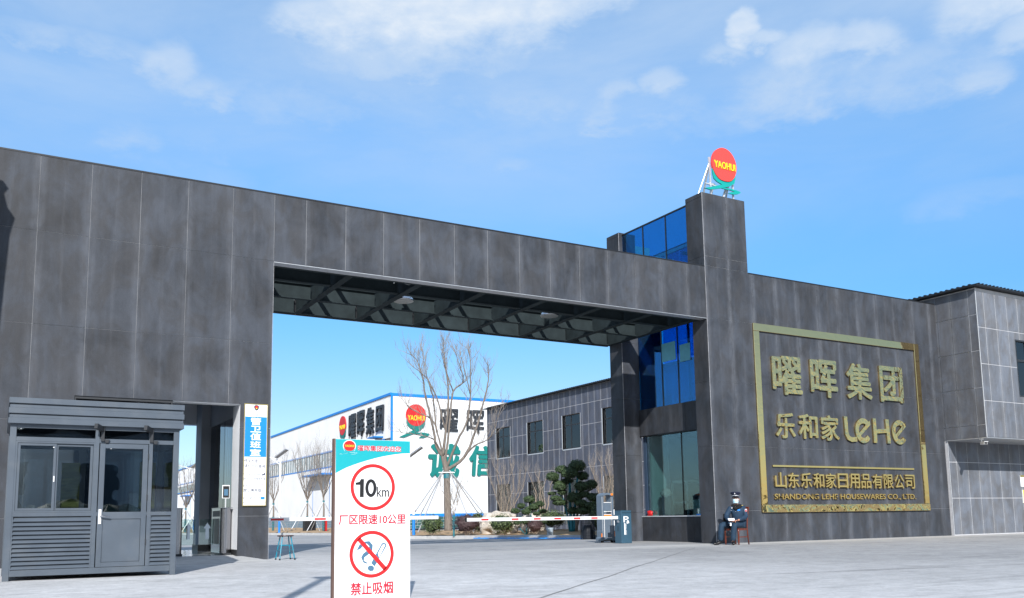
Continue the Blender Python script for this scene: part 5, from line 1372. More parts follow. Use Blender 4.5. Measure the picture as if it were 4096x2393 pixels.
part(MB().tube([(18.22, 3.25, .1), (18.22, 3.25, .5)], .03, 8).box(17.98, 18.46, 3.22, 3.28, .08, .12).box(18.19, 18.25, 3.0, 3.5, .08, .12), 'pedestal', 'black', k3)
part(MB().ell((18.22, 3.44, 1.48), (.21, .08, .13), wob=.5, seed=2), 'cloth', 'boulder', k3, smooth=True)
k4 = thing('toy_figure', 'small red ornament on the window sill at its left end', 'ornament', loc=(17.72, 3.68, .776))
part(MB().ell((17.73, 3.66, .85), (.05, .12, .08), wob=.7, seed=9), 'body', 'red', k4, smooth=True)
k5 = thing('blue_folder', 'bright blue flat folder lying on the window sill at its right end', 'folder', loc=(17.72, 1.0, .776))
part(MB().box(17.66, 17.78, .75, 1.45, .777, .815), 'cover', 'printblue', k5)

# ================================================================ pole out of frame whose shadow crosses the yard
pl = thing('light_pole', 'tall grey lamp pole standing left of the guard booth outside the view', 'pole', loc=(-.25, -15.5, 0))
part(MB().tube([(-.25, -15.5, 0), (-.25, -15.5, 6.0)], .065, 12), 'pole', 'galv', pl)
part(MB().box(-.38, -.12, -15.7, -15.3, 5.95, 6.05), 'lamp_head', 'galv', pl)
py = thing('shadow_pylon', 'tall dark pylon added just left of the view, shading the wall edge', 'pylon', loc=(-2.2, -3.0, 0))  # unseen slab, added and outlined to shade the left end of the wall
mb = MB().poly([(-3.2, 0), (-1.80, 0), (-1.68, 4.0), (-1.50, 8.2), (-1.43, 8.55), (-1.55, 8.7), (-1.63, 9.0), (-1.56, 9.1), (-1.75, 9.15), (-3.2, 9.2)], -3.12, -2.92); part(mb, 'slab', 'booth_dark', py)

# ================================================================ unseen building and hedge, added for glass and gold to reflect
ob = thing('reflected_building', 'long low grey and white works building added behind the viewer for reflections', 'building', loc=(10, -74, 0))
part(MB().box(-70, 84, -86, -74, 0, 8.5), 'wall', 'plaster_grey', ob)
part(MB().box(-70.2, 84.2, -86, -73.7, 8.5, 9.2), 'roof', 'trim_dark', ob)
for k in range(20): part(MB().box(-66 + k * 7.2, -63 + k * 7.2, -73.98, -73.9, 1.5, 6.0), 'window', 'room_dark', ob)
hg = thing('reflected_hedge', 'dark clipped evergreen hedge added behind the viewer for reflections', 'hedge', loc=(10, -60, 0))
mb = MB()
for k in range(40): mb.ell((-60 + k * 4, -60 + random.uniform(-1, 1), .8), (2.6, 1.6, random.uniform(.9, 1.5)), 10, 7, wob=.6, seed=k)
part(mb, 'foliage', 'leaf_dark', hg, smooth=True)
# ================================================================ trees, shrubs and rocks
RV = Vector((.8687, -.4954, 0)); TV = Vector((-.4954, -.8687, 0))      # across and towards the road, seen from the gate
def branch(mb, pts, r0, r1, seg=6):
    n = len(pts); mb.tube(pts, [r0 + (r1 - r0) * (i / (n - 1)) for i in range(n)], seg)
def smooth_pts(pts, n=4, wob=.0, rnd=random):
    out = []
    for i in range(len(pts) - 1):
        p0 = pts[max(i - 1, 0)]; p1 = pts[i]; p2 = pts[i + 1]; p3 = pts[min(i + 2, len(pts) - 1)]
        for k in range(n):
            t = k / n
            q = .5 * ((2 * p1) + (-p0 + p2) * t + (2 * p0 - 5 * p1 + 4 * p2 - p3) * t * t + (-p0 + 3 * p1 - 3 * p2 + p3) * t ** 3)
            out.append(q + Vector((rnd.uniform(-wob, wob), rnd.uniform(-wob, wob), rnd.uniform(-wob, wob))))
    out.append(pts[-1]); return out
def twigs(mb, p, d, L_, r, depth, rnd, up=.35, spread=.55, seg=3):
    """recursive fine branching from p along d"""
    n = 4; pts = [p]; dd = d.normalized()
    for i in range(n):
        dd = (dd + Vector((rnd.uniform(-.22, .22), rnd.uniform(-.22, .22), rnd.uniform(-.10, .22) + up * .12))).normalized()
        pts.append(pts[-1] + dd * L_ / n)
    mb.tube(pts, [r * (1 - .6 * i / n) for i in range(n + 1)], seg, cap=False)
    if depth <= 0: return
    for i in range(1, n + 1):
        if rnd.random() < .82:
            a = Vector((rnd.uniform(-1, 1), rnd.uniform(-1, 1), rnd.uniform(-.3, .9)))
            nd = (dd * (1 - spread) + a.normalized() * spread + Vector((0, 0, up * .5))).normalized()
            twigs(mb, pts[i], nd, L_ * rnd.uniform(.5, .8), r * .5, depth - 1, rnd, up, spread, seg)

# ---- the big bare tree with its ring of stakes
rnd = random.Random(11)
BT = Vector((21.26, 25.25, .16))
def bt(px, py, w=0.0): return BT + RV * ((px - 410) / 129.8) + Vector((0, 0, (1390 - py) / 129.8 - .0)) + TV * w * 1.15
tr = thing('bare_tree', 'tall leafless tree with thick trunk and spreading limbs, braced by steel stakes', 'tree', loc=tuple(BT))
mb = MB(); branch(mb, smooth_pts([bt(410, 1400), bt(408, 1300), bt(404, 1150), bt(400, 1000), bt(392, 940), bt(376, 870)], 3, .008, rnd), .225, .135, 12)
part(mb, 'trunk', 'bark', tr, smooth=True)
limbs = [
 [(376, 872, 0), (330, 800, .1), (305, 650, .2), (255, 440, .35), (236, 300, .4), (190, 180, .5), (130, 140, .6)],
 [(374, 865, 0), (335, 700, -.1), (290, 600, -.2), (160, 530, -.3), (60, 430, -.4)],
 [(376, 868, 0), (396, 700, .15), (415, 520, .2), (412, 330, .3), (392, 180, .3), (385, 50, .35)],
 [(392, 900, 0), (425, 600, -.25), (445, 400, -.4), (520, 320, -.5), (492, 200, -.6), (460, 90, -.7)],
 [(400, 950, 0), (478, 765, .1), (550, 620, .2), (575, 430, .3), (577, 200, .4), (560, 110, .4)],
 [(404, 965, 0), (520, 880, -.1), (600, 700, -.3), (680, 420, -.5), (700, 300, -.6), (703, 210, -.6)],
 [(520, 880, -.1), (600, 800, .2), (720, 735, .5), (800, 500, .7)],
 [(372, 860, 0), (310, 752, .3), (200, 722, .6), (80, 705, .8)],
 [(330, 700, -.1), (300, 430, -.4), (252, 270, -.5), (212, 60, -.6)],
 [(396, 700, .15), (350, 500, .5), (282, 340, .7), (168, 240, .9)],
 [(445, 400, -.4), (400, 260, -.2), (372, 150, 0), (380, 90, .1)],
 [(575, 430, .3), (535, 260, .5), (505, 140, .6)]]
for li, lb in enumerate(limbs):
    pts = smooth_pts([bt(*q) for q in lb], 4, .018, rnd); n = len(pts)
    r0 = 1.12 * (.078, .05, .075, .06, .07, .085, .05, .04, .045, .045, .035, .03)[li]
    mb = MB(); branch(mb, pts, r0, .012, 7)
    part(mb, 'limb', 'bark', tr, smooth=True)
    tw_ = MB()
    for i in range(int(n * .28), n):
        k = 2 if i > n * .45 else 1
        for _ in range(k):
            if rnd.random() < .78:
                d = (pts[min(i + 1, n - 1)] - pts[max(i - 1, 0)]).normalized()
                a = Vector((rnd.uniform(-1, 1), rnd.uniform(-1, 1), rnd.uniform(-.1, 1))).normalized()
                twigs(tw_, pts[i], d * .45 + a * .55, rnd.uniform(.5, 1.15) * (1.0 if i < n * .8 else .7), .016, 2, rnd, .5, .45)
    stuff(part(tw_, 'twigs', 'twig', tr))
part(MB().lathe(tuple(bt(402, 1012)), [(.19, -.10), (.195, .0), (.185, .13), (.165, .17)], 14), 'trunk_wrap', 'teal_wrap', tr)
ts = thing('tree_stakes', 'ring of grey steel stakes tied high round the big bare tree', 'stakes', loc=tuple(BT))
apex = bt(400, 985)
for fx, fy in ((-2.55, .9), (-2.15, -.8), (-1.55, 1.4), (1.45, 1.2), (2.3, -1.0), (2.75, .6)):
    foot = BT + RV * fx + TV * fy; foot.z = -.02
    part(MB().tube([foot, apex + RV * (.16 if fx > 0 else -.16) + TV * (.12 if fy > 0 else -.12) + Vector((0, 0, .12))], .033, 7), 'stake', 'galv', ts)
part(MB().tube([apex + RV * -.42 + TV * .2, apex + RV * .40 + TV * .2], .028, 7), 'cross_bar', 'galv', ts)
part(MB().tube([apex + RV * -.35 - TV * .2, apex + RV * .42 - TV * .2], .028, 7), 'cross_bar', 'galv', ts)

# ---- young street trees beyond the gate (twisted ribbon round the stems, tripod stakes)
def street_tree(pos, h, lab, seed, wrap=True, nb=7, sc=1.0):
    rnd = random.Random(seed); p = Vector(pos)
    t = thing('young_tree', lab, 'tree', 'young leafless trees in front of the factory', loc=pos)
    th = h * .40
    part(MB().tube([p, p + Vector((.02, 0, th * .6)), p + Vector((0, .03, th))], [.075 * sc, .062 * sc, .055 * sc], 9), 'trunk', 'bark', t, smooth=True)
    if wrap:
        for k in range(9): part(MB().lathe((p.x, p.y, p.z + .05 + k * .115), [(.088 * sc, 0), (.088 * sc, .065)], 9), 'ribbon_wrap', 'teal_wrap', t)
        part(MB().lathe((p.x, p.y, p.z + th * .82), [(.075 * sc, 0), (.08 * sc, .12)], 9), 'collar', 'teal_wrap', t)
    cr = MB()
    for b_ in range(nb):
        a = 2 * math.pi * b_ / nb + rnd.uniform(-.3, .3); o = Vector((math.cos(a), math.sin(a), 0)); sp_ = rnd.uniform(.25, .62) * h * .42
        q0 = p + Vector((0, 0, th * rnd.uniform(.86, 1.0)))
        pts = smooth_pts([q0, q0 + o * sp_ * .35 + Vector((0, 0, h * .13)), q0 + o * sp_ * .75 + Vector((0, 0, h * .32)), q0 + o * sp_ * 1.05 + Vector((0, 0, h * rnd.uniform(.46, .60)))], 4, .03, rnd)
        branch(cr, pts, .034 * sc, .009, 5)
        for i in range(4, len(pts)):
            for _ in range(2):
                d = Vector((rnd.uniform(-.6, .6), rnd.uniform(-.6, .6), 1)); twigs(cr, pts[i], d, rnd.uniform(.5, 1.0) * h * .15, .0075, 1, rnd, .6, .4)
    part(cr, 'crown', 'bark', t)
    if wrap:
        for a in (20, 110, 200, 290):
            f = p + Vector((math.cos(R(a)), math.sin(R(a)), 0)) * h * .24; f.z = p.z - .05
            part(MB().tube([f, p + Vector((0, 0, th * .84))], .022, 6), 'stake', 'galv', t)
    return t
street_tree((17.92, 48.06, .08), 5.9, 'young leafless tree nearest the dark gate pillar, with banded trunk', 31)
street_tree((20.11, 46.81, .08), 6.3, 'young leafless tree in the middle between gate pillar and white board', 32, nb=10)
street_tree((20.53, 44.26, .05), 6.3, 'young leafless tree closest to the left edge of the white board', 33, nb=9)
street_tree((12.95, 55.3, .02), 5.4, 'young leafless tree seen through the passage, left one of that pair', 34)
street_tree((13.75, 55.1, .02), 5.4, 'young leafless tree seen through the passage, right one of that pair', 35)

# ---- solar street lamps
def solar_lamp(pos, h, lab, side=1):
    p = Vector(pos); t = thing('solar_street_lamp', lab, 'street lamp', 'solar lamps along the inner road', loc=pos)
    part(MB().tube([p + Vector((0, 0, 1.0)), p + Vector((0, 0, h))], .055, 8), 'pole', 'white_paint', t)
    part(MB().tube([p, p + Vector((0, 0, 1.0))], .075, 8), 'pole_base', 'blue_trim', t)
    part(MB().beam(p + Vector((0, 0, h - .1)), p - RV * 1.15 * side + Vector((0, 0, h + .22)), .06, .05), 'arm', 'white_paint', t)
    part(MB().beam(p + Vector((0, 0, h - .45)), p - RV * .6 * side + Vector((0, 0, h + .05)), .035, .03), 'brace', 'white_paint', t)
    part(MB().beam(p - RV * .95 * side + Vector((0, 0, h + .16)), p - RV * 1.45 * side + Vector((0, 0, h + .30)), .14, .07), 'lamp_head', 'aluminium', t)
    pn = MB().beam(p - RV * .30 + Vector((0, 0, h + .1)), p + RV * .42 + Vector((0, 0, h + .62)), .85, .03); part(pn, 'solar_panel', 'solar', t)
    pf = MB().beam(p - RV * .32 + Vector((0, 0, h + .06)), p + RV * .44 + Vector((0, 0, h + .60)), .90, .02); part(pf, 'panel_back', 'plaster_grey', t)
solar_lamp((16.66, 41.82, .02), 5.0, 'white solar lamp with blue foot between gate pillar and first young tree')
solar_lamp((18.0, 22.47, .0), 3.75, 'solar lamp with tilted panel just right of the white board', 1)
solar_lamp((14.1, 58.0, .0), 5.2, 'white solar lamp seen through the staff passage behind turnstiles')

# ---- bare multi-stem shrubs
def shrub(pos, lab, h, spread, seed, n=7, m='bark_light', base=(0, 0), lean=None, r=.035, tdepth=2, tl=.34, dens=2):
    rnd = random.Random(seed); p = Vector(pos)
    t = thing('bare_shrub', lab, 'shrub', 'leafless shrubs in the planting bed', loc=pos)
    st_ = MB(); tw_ = MB()
    for k in range(n):
        f = (k + .5) / n * 2 - 1
        tip = p + RV * (f * spread + rnd.uniform(-.08, .08)) + TV * rnd.uniform(-.45, .45) * spread + Vector((0, 0, h * rnd.uniform(.72, .92)))
        mid = p + RV * f * spread * .42 + TV * rnd.uniform(-.1, .1) + Vector((0, 0, h * .34))
        pts = smooth_pts([p + RV * f * .06, p + RV * f * spread * .15 + Vector((0, 0, h * .12)), mid, (mid + tip) / 2 + RV * rnd.uniform(-.28, .28), tip], 4, .035, rnd)
        branch(st_, pts, r, .009, 6)
        for i in range(6, len(pts)):
            for _ in range(dens + 1):
                twigs(tw_, pts[i], Vector((rnd.uniform(-.6, .6), rnd.uniform(-.6, .6), 1)), tl * rnd.uniform(.6, 1.3), .0065, tdepth, rnd, .6, .45)
    part(st_, 'stem', m, t, smooth=True); stuff(part(tw_, 'twigs', 'twig', t))
    return t
shrub((22.51, 21.06, .05), 'leafless crape myrtle fanning up behind the pale boulder', 4.1, 1.1, 41, n=8, r=.032, tdepth=2)
shrub((23.3, 18.9, .2), 'thin leafless shrub with forked trunk between the topiary trees', 3.6, .85, 42, n=5, r=.045, tdepth=1, dens=1)
shrub((25.72, 16.9, .0), 'dense leafless shrub against dark corner column above the folding gate', 4.5, .85, 43, n=9, r=.032, tdepth=2)
s4 = shrub((18.61, 19.23, .95), 'small leafless shrub on teal wrapped stem in front of big trunk', 1.95, .70, 44, n=6, r=.014, tdepth=1, tl=.25, dens=1)
part(MB().tube([(18.61, 19.23, -.03), (18.63, 19.23, .98)], .045, 8), 'wrapped_stem', 'teal_wrap', s4)

# ---- leaves
def leaves(mb, c, r, n, size, rnd, shell=.35, flat=0.0, squash=1.0, up=.3):
    c = Vector(c)
    for _ in range(n):
        d = Vector((rnd.gauss(0, 1), rnd.gauss(0, 1), rnd.gauss(0, 1) + up)).normalized()
        k = 1 - shell * rnd.random() ** 1.6; k *= 1 + .22 * noise.noise(d * 3 + c) + .10 * noise.noise(d * 8 + c)
        q = c + Vector((d.x * r[0] * k, d.y * r[1] * k, d.z * r[2] * k))
        nrm = (d + Vector((rnd.uniform(-.7, .7), rnd.uniform(-.7, .7), rnd.uniform(-.4, .9)))).normalized()
        a = nrm.orthogonal().normalized(); a.rotate(Matrix.Rotation(rnd.uniform(0, 6.28), 3, nrm)); b = nrm.cross(a)
        s = size * rnd.uniform(.6, 1.4); i = len(mb.v)
        mb.v += [tuple(q - a * s), tuple(q - b * s * .42 + nrm * s * .12), tuple(q + a * s), tuple(q + b * s * .42 + nrm * s * .12)]
        mb.f.append((i, i + 1, i + 2, i + 3))
def pad(root, c, r, rnd, m='leaf', dens=1.0, size=.04):
    core = MB().ell(c, (r[0] * .80, r[1] * .80, r[2] * .78), 14, 8, wob=.35, seed=rnd.random() * 9)
    part(core, 'foliage_core', 'leaf_dark', root, smooth=True)
    mb = MB(); n = int(dens * 5200 * (r[0] * r[1] + r[0] * r[2] + r[1] * r[2]) / 1.0)
    n = max(260, min(n, 2600)); leaves(mb, c, r, n, size, rnd)
    stuff(part(mb, 'foliage_pad', m, root, recalc=False))
def topiary(pos, ox, oy, k, pads, stems, lab, seed, m='leaf'):
    rnd = random.Random(seed); p = Vector(pos)
    t = thing('topiary_pine', lab, 'tree', 'cloud pruned evergreens in the planting bed', loc=pos)
    def w(px, py, d=0.0): return p + RV * ((px - ox) / k) + TV * d + Vector((0, 0, (oy - py) / k))
    for px, py, rx, ry, *e in pads:
        d = e[0] if e else rnd.uniform(-.35, .35); c = w(px, py, d); a, b = rx / k * 1.10, ry / k * 1.14
        for _m in range(2):
            o_ = Vector((0, 0, 0)) if _m == 0 else RV * rnd.uniform(-.45, .45) * a + Vector((0, 0, -.12 * b))
            q = 1 if _m == 0 else .72
            pad(t, tuple(c + o_), (a * q, a * .85 * q, b * q), rnd, e[1] if len(e) > 1 else m)
    for st_ in stems:
        pts = smooth_pts([w(*q) for q in st_[0]], 3, .01, rnd)
        part(MB().tube(pts, [st_[1] * (1 - .45 * i / (len(pts) - 1)) for i in range(len(pts))], 7), 'stem', st_[2] if len(st_) > 2 else 'teal_wrap', t, smooth=True)
    return t
topiary((22.04, 14.37, .17), 1290, 1125, 298.4,
 [(1360, 275, 110, 70, .1), (1430, 405, 80, 52, -.1), (1255, 372, 105, 66, .3), (1150, 318, 80, 46, .1), (1030, 415, 86, 52, .3), (1100, 492, 62, 30, .1), (1130, 548, 80, 46, .35),
  (1150, 620, 60, 32, .2), (1020, 632, 56, 20, .1), (1068, 700, 72, 34, .3), (1120, 752, 90, 34, .2), (1225, 470, 78, 36, -.1), (1420, 545, 100, 58, .1), (1545, 522, 74, 56, 0), (1300, 690, 82, 60, .35),
  (1440, 650, 72, 40, .1), (1560, 690, 84, 50, .1), (1600, 740, 50, 40, -.1), (1500, 795, 120, 40, .2), (1390, 760, 80, 40, .35), (1420, 860, 90, 48, .3), (1290, 860, 70, 40, .1), (1560, 820, 60, 36, 0)],
 [([(1270, 1130), (1262, 950), (1258, 700), (1255, 430)], .085), ([(1300, 1130), (1310, 900), (1350, 600), (1362, 330)], .07), ([(1250, 1130), (1205, 850), (1150, 720), (1120, 600)], .05),
  ([(1320, 1130), (1360, 850), (1440, 650), (1560, 580)], .06, 'bark'), ([(1335, 1130), (1400, 900), (1520, 800)], .045, 'bark'), ([(1200, 800), (1145, 640), (1040, 480)], .03), ([(1130, 650), (1150, 420), (1160, 340)], .028, 'bark')],
 'large cloud pruned evergreen with dark rounded foliage pads and teal wrapped stems', 51)
topiary((21.54, 17.56, .02), 670, 1160, 280.4,
 [(720, 708, 72, 42, 0), (614, 790, 52, 32, 0), (855, 768, 55, 32, .1), (780, 806, 64, 40, .1), (675, 868, 60, 36, .2), (530, 855, 60, 30, .1), (892, 862, 48, 24, .1), (812, 895, 50, 20, .2), (550, 1010, 46, 24, .3), (664, 995, 60, 32, .3), (890, 1004, 54, 30, .2), (700, 830, 40, 26, 0)],
 [([(670, 1165), (690, 1050), (740, 960), (730, 760)], .035), ([(680, 1165), (720, 1060), (800, 960), (840, 800)], .03), ([(655, 1165), (600, 1090), (555, 1030)], .022), ([(690, 1060), (640, 960), (620, 820)], .022), ([(740, 960), (820, 930), (885, 880)], .018), ([(640, 960), (560, 900)], .016)],
 'small cloud pruned evergreen with tiny yellow green pads before the boulder', 52)
def bush(pos, r, lab, m, seed, n=2600, size=.035, core='leaf_dark'):
    rnd = random.Random(seed); p = Vector(pos); r = tuple(v * 1.22 for v in r)
    t = thing('leafy_bush', lab, 'bush', 'low bushes in the planting bed', loc=pos)
    mb = MB()
    for a in range(7): mb.tube([p + Vector((rnd.uniform(-.05, .05), rnd.uniform(-.05, .05), -.04)), p + RV * rnd.uniform(-.6, .6) * r[0] + TV * rnd.uniform(-.5, .5) * r[1] + Vector((0, 0, r[2] * .9))], .013, 5)
    part(mb, 'stem', 'bark_light', t)
    c = p + Vector((0, 0, r[2] * 1.12))
    part(MB().ell(tuple(c), (r[0] * .72, r[1] * .72, r[2] * .7), 14, 9, wob=.5, seed=seed), 'foliage_core', core, t, smooth=True)
    mb = MB(); leaves(mb, c, r, n, size, rnd, shell=.6, up=.2); stuff(part(mb, 'leaves', m, t, recalc=False))
bush((18.16, 20.65, .0), (.47, .45, .40), 'rounded yellow green bush left of the big bare trunk', 'leaf_glossy', 61)
bush((19.14, 18.94, .0), (.60, .5, .40), 'purple brown bush right of the big bare trunk', 'leaf_purple', 62, 3600, .028, 'leaf_purple')
bush((20.39, 20.2, .04), (.33, .3, .42), 'green bush squeezed between purple bush and pale boulder', 'leaf_glossy', 63, 1600)
bush((20.30, 17.67, .0), (.56, .42, .40), 'open green bush standing before the pale boulder', 'leaf_glossy', 64, 2200, .034)
bush((18.2, 24.8, .08), (.45, .4, .50), 'green bush beside the right edge of the white board', 'leaf_glossy', 65, 1800)
bush((23.6, 18.5, .22), (.70, .5, .36), 'glossy green bush under the left pads of the large topiary', 'leaf_glossy', 66, 2600)
bush((21.65, 16.92, .0), (.38, .3, .30), 'small purple bush at foot of the small topiary', 'leaf_purple', 67, 1500, .026, 'leaf_purple')
bush((22.7, 13.4, .0), (.40, .4, .58), 'glossy green bush behind the folding gate unit', 'leaf_glossy', 68, 1700)
# ---- boulders
def boulder(pos, r, lab, seed):
    p = Vector(pos)
    t = thing('boulder', lab, 'rock', 'pale boulders in the planting bed', loc=pos)
    def fn(q):
        q = q * (1 + .10 * noise.noise(q * 4.3 + Vector((seed, 0, 0))) + .05 * noise.noise(q * 11))
        if q.z > r[2] * .62: q.z = r[2] * .62 + (q.z - r[2] * .62) * .45
        return q
    part(MB().ell((p.x, p.y, p.z + r[2] * .6), r, 40, 26, wob=.42, seed=seed, fn=fn), 'stone', 'boulder', t, smooth=True)
boulder((21.25, 19.7, -.02), (1.02, .75, .80), 'large cream boulder behind the open green bush', 4.2)
boulder((22.75, 18.9, -.02), (.60, .45, .72), 'smaller cream boulder behind the small topiary', 7.9)
# ---- bucket, wire basket, blue sheet, yellow dish
bk_ = thing('plastic_bucket', 'pale blue bucket with black handle on the kerb', 'bucket', loc=(17.0, 8.15 + 1.55, .12))
bp_ = Vector((20.08, 13.18, .0))
bk_.location = bp_
part(MB().lathe(tuple(bp_), [(.115, 0), (.120, .02), (.142, .32), (.150, .33), (.150, .35), (.135, .35), (.11, .03)], 24), 'pail', 'bucketm', bk_, smooth=True)
part(MB().tube([bp_ + RV * (.15 * math.cos(R(a))) + TV * .16 + Vector((0, 0, .25 - .10 * math.sin(R(a)))) for a in range(0, 181, 15)], .006, 6), 'handle', 'rubber', bk_)
bs = thing('wire_basket', 'dark round wire mesh basket with folded top on the yard by the kerb', 'basket', loc=(19.0, 8.9, -.045)); bp_ = Vector((19.0, 8.9, -.045))
mb = MB()
for k in range(28):
    a = 2 * math.pi * k / 28; mb.tube([bp_ + Vector((.26 * math.cos(a), .26 * math.sin(a), .0)), bp_ + Vector((.255 * math.cos(a), .255 * math.sin(a), .70))], .006, 4)
for z in [i * .058 for i in range(13)]: mb.tube([bp_ + Vector((.238 * math.cos(R(a)), .238 * math.sin(R(a)), z)) for a in range(0, 361, 15)], .006 if z not in (0,) else .012, 4)
part(mb, 'mesh_wall', 'mesh_dark', bs)
part(MB().lathe(tuple(bp_ + Vector((0, 0, .01))), [(.20, 0), (.215, .30), (.15, .5)], 16), 'contents', 'mesh_dark', bs)
part(MB().tube([bp_ + Vector((-.18, 0, .70)), bp_ + Vector((-.15, 0, .83)), bp_ + Vector((.12, 0, .84)), bp_ + Vector((.18, 0, .70))], .008, 6), 'handle', 'galv', bs)
tp = thing('blue_tarpaulin', 'long crumpled bright blue plastic sheet lying along the kerb', 'tarpaulin', loc=(17, 9.2, 0))
mb = MB(); P0, P1 = Vector((18.75, 17.6, 0)), Vector((19.12, 9.3, 0)); dd = (P1 - P0); nn_ = Vector((-dd.y, dd.x, 0)).normalized() * -1; rows = 60
rnd = random.Random(5)
for i in range(rows + 1):
    t_ = i / rows; w_ = .10 + .10 * abs(noise.noise(Vector((t_ * 9, 0, 0)))) + .05 * math.sin(t_ * 3.1)
    for j in range(5):
        f = j / 4; h = .012 + (.045 + .03 * noise.noise(Vector((t_ * 30, j * 2, 1)))) * math.sin(math.pi * f)
        q = P0 + dd * t_ + nn_ * (-.02 - w_ * f + .05 * noise.noise(Vector((t_ * 12, 3, 0)))); mb.v.append((q.x, q.y, h + gz(q.y)))
for i in range(rows):
    for j in range(4): k = i * 5 + j; mb.f.append((k, k + 1, k + 6, k + 5))
part(mb, 'sheet', 'bluetarp', tp, smooth=True)
yd = thing('yellow_dish', 'small yellow dish lying on soil between bucket and wire basket', 'dish', loc=(21.06, 13.78, -.01))
part(MB().lathe((21.06, 13.78, -.01), [(.06, 0), (.09, .05), (.095, .06), (.07, .02)], 16), 'bowl', 'yellow', yd)
sg = thing('upper_window_plant', 'green potted plant on the sill of an upper office window', 'plant', loc=(28.9, 28.0, 4.75))
rnd = random.Random(3); mb = MB(); leaves(mb, (28.88, 27.75, 5.0), (.10, .38, .25), 260, .05, rnd); part(mb, 'leaves', 'leaf', sg, recalc=False)
ex = thing('fire_extinguisher', 'red cylinder standing at foot of the rightmost young tree', 'extinguisher', loc=(20.9, 44.9, .02))
part(MB().lathe((20.9, 44.9, .02), [(.11, 0), (.12, .05), (.12, .75), (.06, .88), (.03, .95)], 12), 'cylinder', 'red', ex)
bx_ = thing('dark_crate', 'dark square crate on soil beside the red cylinder', 'crate', loc=(20.2, 45.4, .02))
part(MB().box(19.6, 20.4, 45.6, 46.2, .0, .85), 'box', 'black', bx_)
# ================================================================ seated guard on a wooden chair
GB = Vector((16.80, -1.02, 0))
UR = Vector((.868, -.4956, 0)); WT = Vector((-.4956, -.868, 0))     # across (to the right) and towards the road
def gp(u, w, z): return GB + UR * u + WT * w + Vector((0, 0, z))
SF = (-.75 * UR + .66 * WT).normalized()      # the chair's front
SL = Vector((-SF.y, SF.x, 0))                 # its left side
ch = thing('wooden_chair', 'red brown wooden chair with dark seat standing against the dark wall', 'chair', loc=tuple(GB))
def cp(a, b, z): return GB + SF * a + SL * b + Vector((0, 0, z))
for sa, sb in ((1, 1), (1, -1)):
    a, b = .20 * sa, .20 * sb
    part(MB().tube([cp(a, b, 0), cp(a, b, .06), cp(a, b, .12), cp(a, b, .26), cp(a, b, .28), cp(a, b, .30), cp(a, b, .33), cp(a, b, .42)], [.016, .02, .024, .021, .027, .021, .026, .024], 10), 'leg', 'chairwood', ch, smooth=True)
for sb in (1, -1):
    part(MB().tube([cp(-.25, .20 * sb, 0), cp(-.21, .20 * sb, .25), cp(-.20, .20 * sb, .44), cp(-.235, .20 * sb, .70), cp(-.29, .20 * sb, .95)], .019, 8), 'leg', 'chairwood', ch, smooth=True)
part(MB().beam(cp(.20, .20, .395), cp(.20, -.20, .395), .03, .05).beam(cp(.20, .20, .395), cp(-.20, .20, .395), .03, .05).beam(cp(.20, -.20, .395), cp(-.20, -.20, .395), .03, .05).beam(cp(-.20, -.20, .395), cp(-.20, .20, .395), .03, .05), 'seat_frame', 'chairwood', ch)
q = [cp(.23, .22, .42), cp(.23, -.22, .42), cp(-.22, -.21, .42), cp(-.22, .21, .42)]
mb = MB(); mb.v = [tuple(p) for p in q] + [tuple(p + Vector((0, 0, .035))) for p in q]; mb.f = [(3, 2, 1, 0), (4, 5, 6, 7), (0, 1, 5, 4), (1, 2, 6, 5), (2, 3, 7, 6), (3, 0, 4, 7)]
part(mb, 'seat', 'leather', ch, bevel=.012)
part(MB().beam(cp(.20, .20, .20), cp(-.21, .20, .20), .02, .025), 'stretcher', 'chairwood', ch); part(MB().beam(cp(.20, -.20, .20), cp(-.21, -.20, .20), .02, .025), 'stretcher', 'chairwood', ch)
part(MB().beam(cp(-.29, -.22, .94), cp(-.29, .22, .94), .03, .07), 'top_rail', 'chairwood', ch)
for k in range(3): part(MB().beam(cp(-.20, -.09 + .09 * k, .44), cp(-.285, -.09 + .09 * k, .93), .04, .012), 'back_slat', 'chairwood', ch)

def skin_mesh(name, verts, edges, root_i, m, parent, sub=2):
    me = bpy.data.meshes.new(name); me.from_pydata([tuple(v[0]) for v in verts], edges, []); me.update()
    o = bpy.data.objects.new(name, me); COL.objects.link(o)
    sk = o.modifiers.new('skin', 'SKIN'); sk.use_smooth_shade = True
    if not me.skin_vertices: me.attributes  # layer is created with the modifier
    sv = me.skin_vertices[0].data if len(me.skin_vertices) else None
    if sv is None:
        bm = bmesh.new(); bm.from_mesh(me); bm.verts.layers.skin.verify(); bm.to_mesh(me); bm.free(); sv = me.skin_vertices[0].data
    for i, v in enumerate(verts):
        r_ = v[1] if isinstance(v[1], tuple) else (v[1], v[1]); sv[i].radius = r_; sv[i].use_root = (i == root_i)
    ss = o.modifiers.new('smooth', 'SUBSURF'); ss.levels = sub; ss.render_levels = sub
    dg = bpy.context.evaluated_depsgraph_get(); dg.update()
    m2 = bpy.data.meshes.new_from_object(o.evaluated_get(dg)); m2.name = name
    bpy.data.objects.remove(o)
    m2.materials.clear(); m2.materials.append(MT[m]); m2.polygons.foreach_set('use_smooth', [True] * len(m2.polygons))
    o = bpy.data.objects.new(name, m2); COL.objects.link(o); hang(o, parent); return o
pr_ = thing('person', 'seated security guard in navy uniform, peaked cap and face mask holding papers', 'person', loc=tuple(GB))
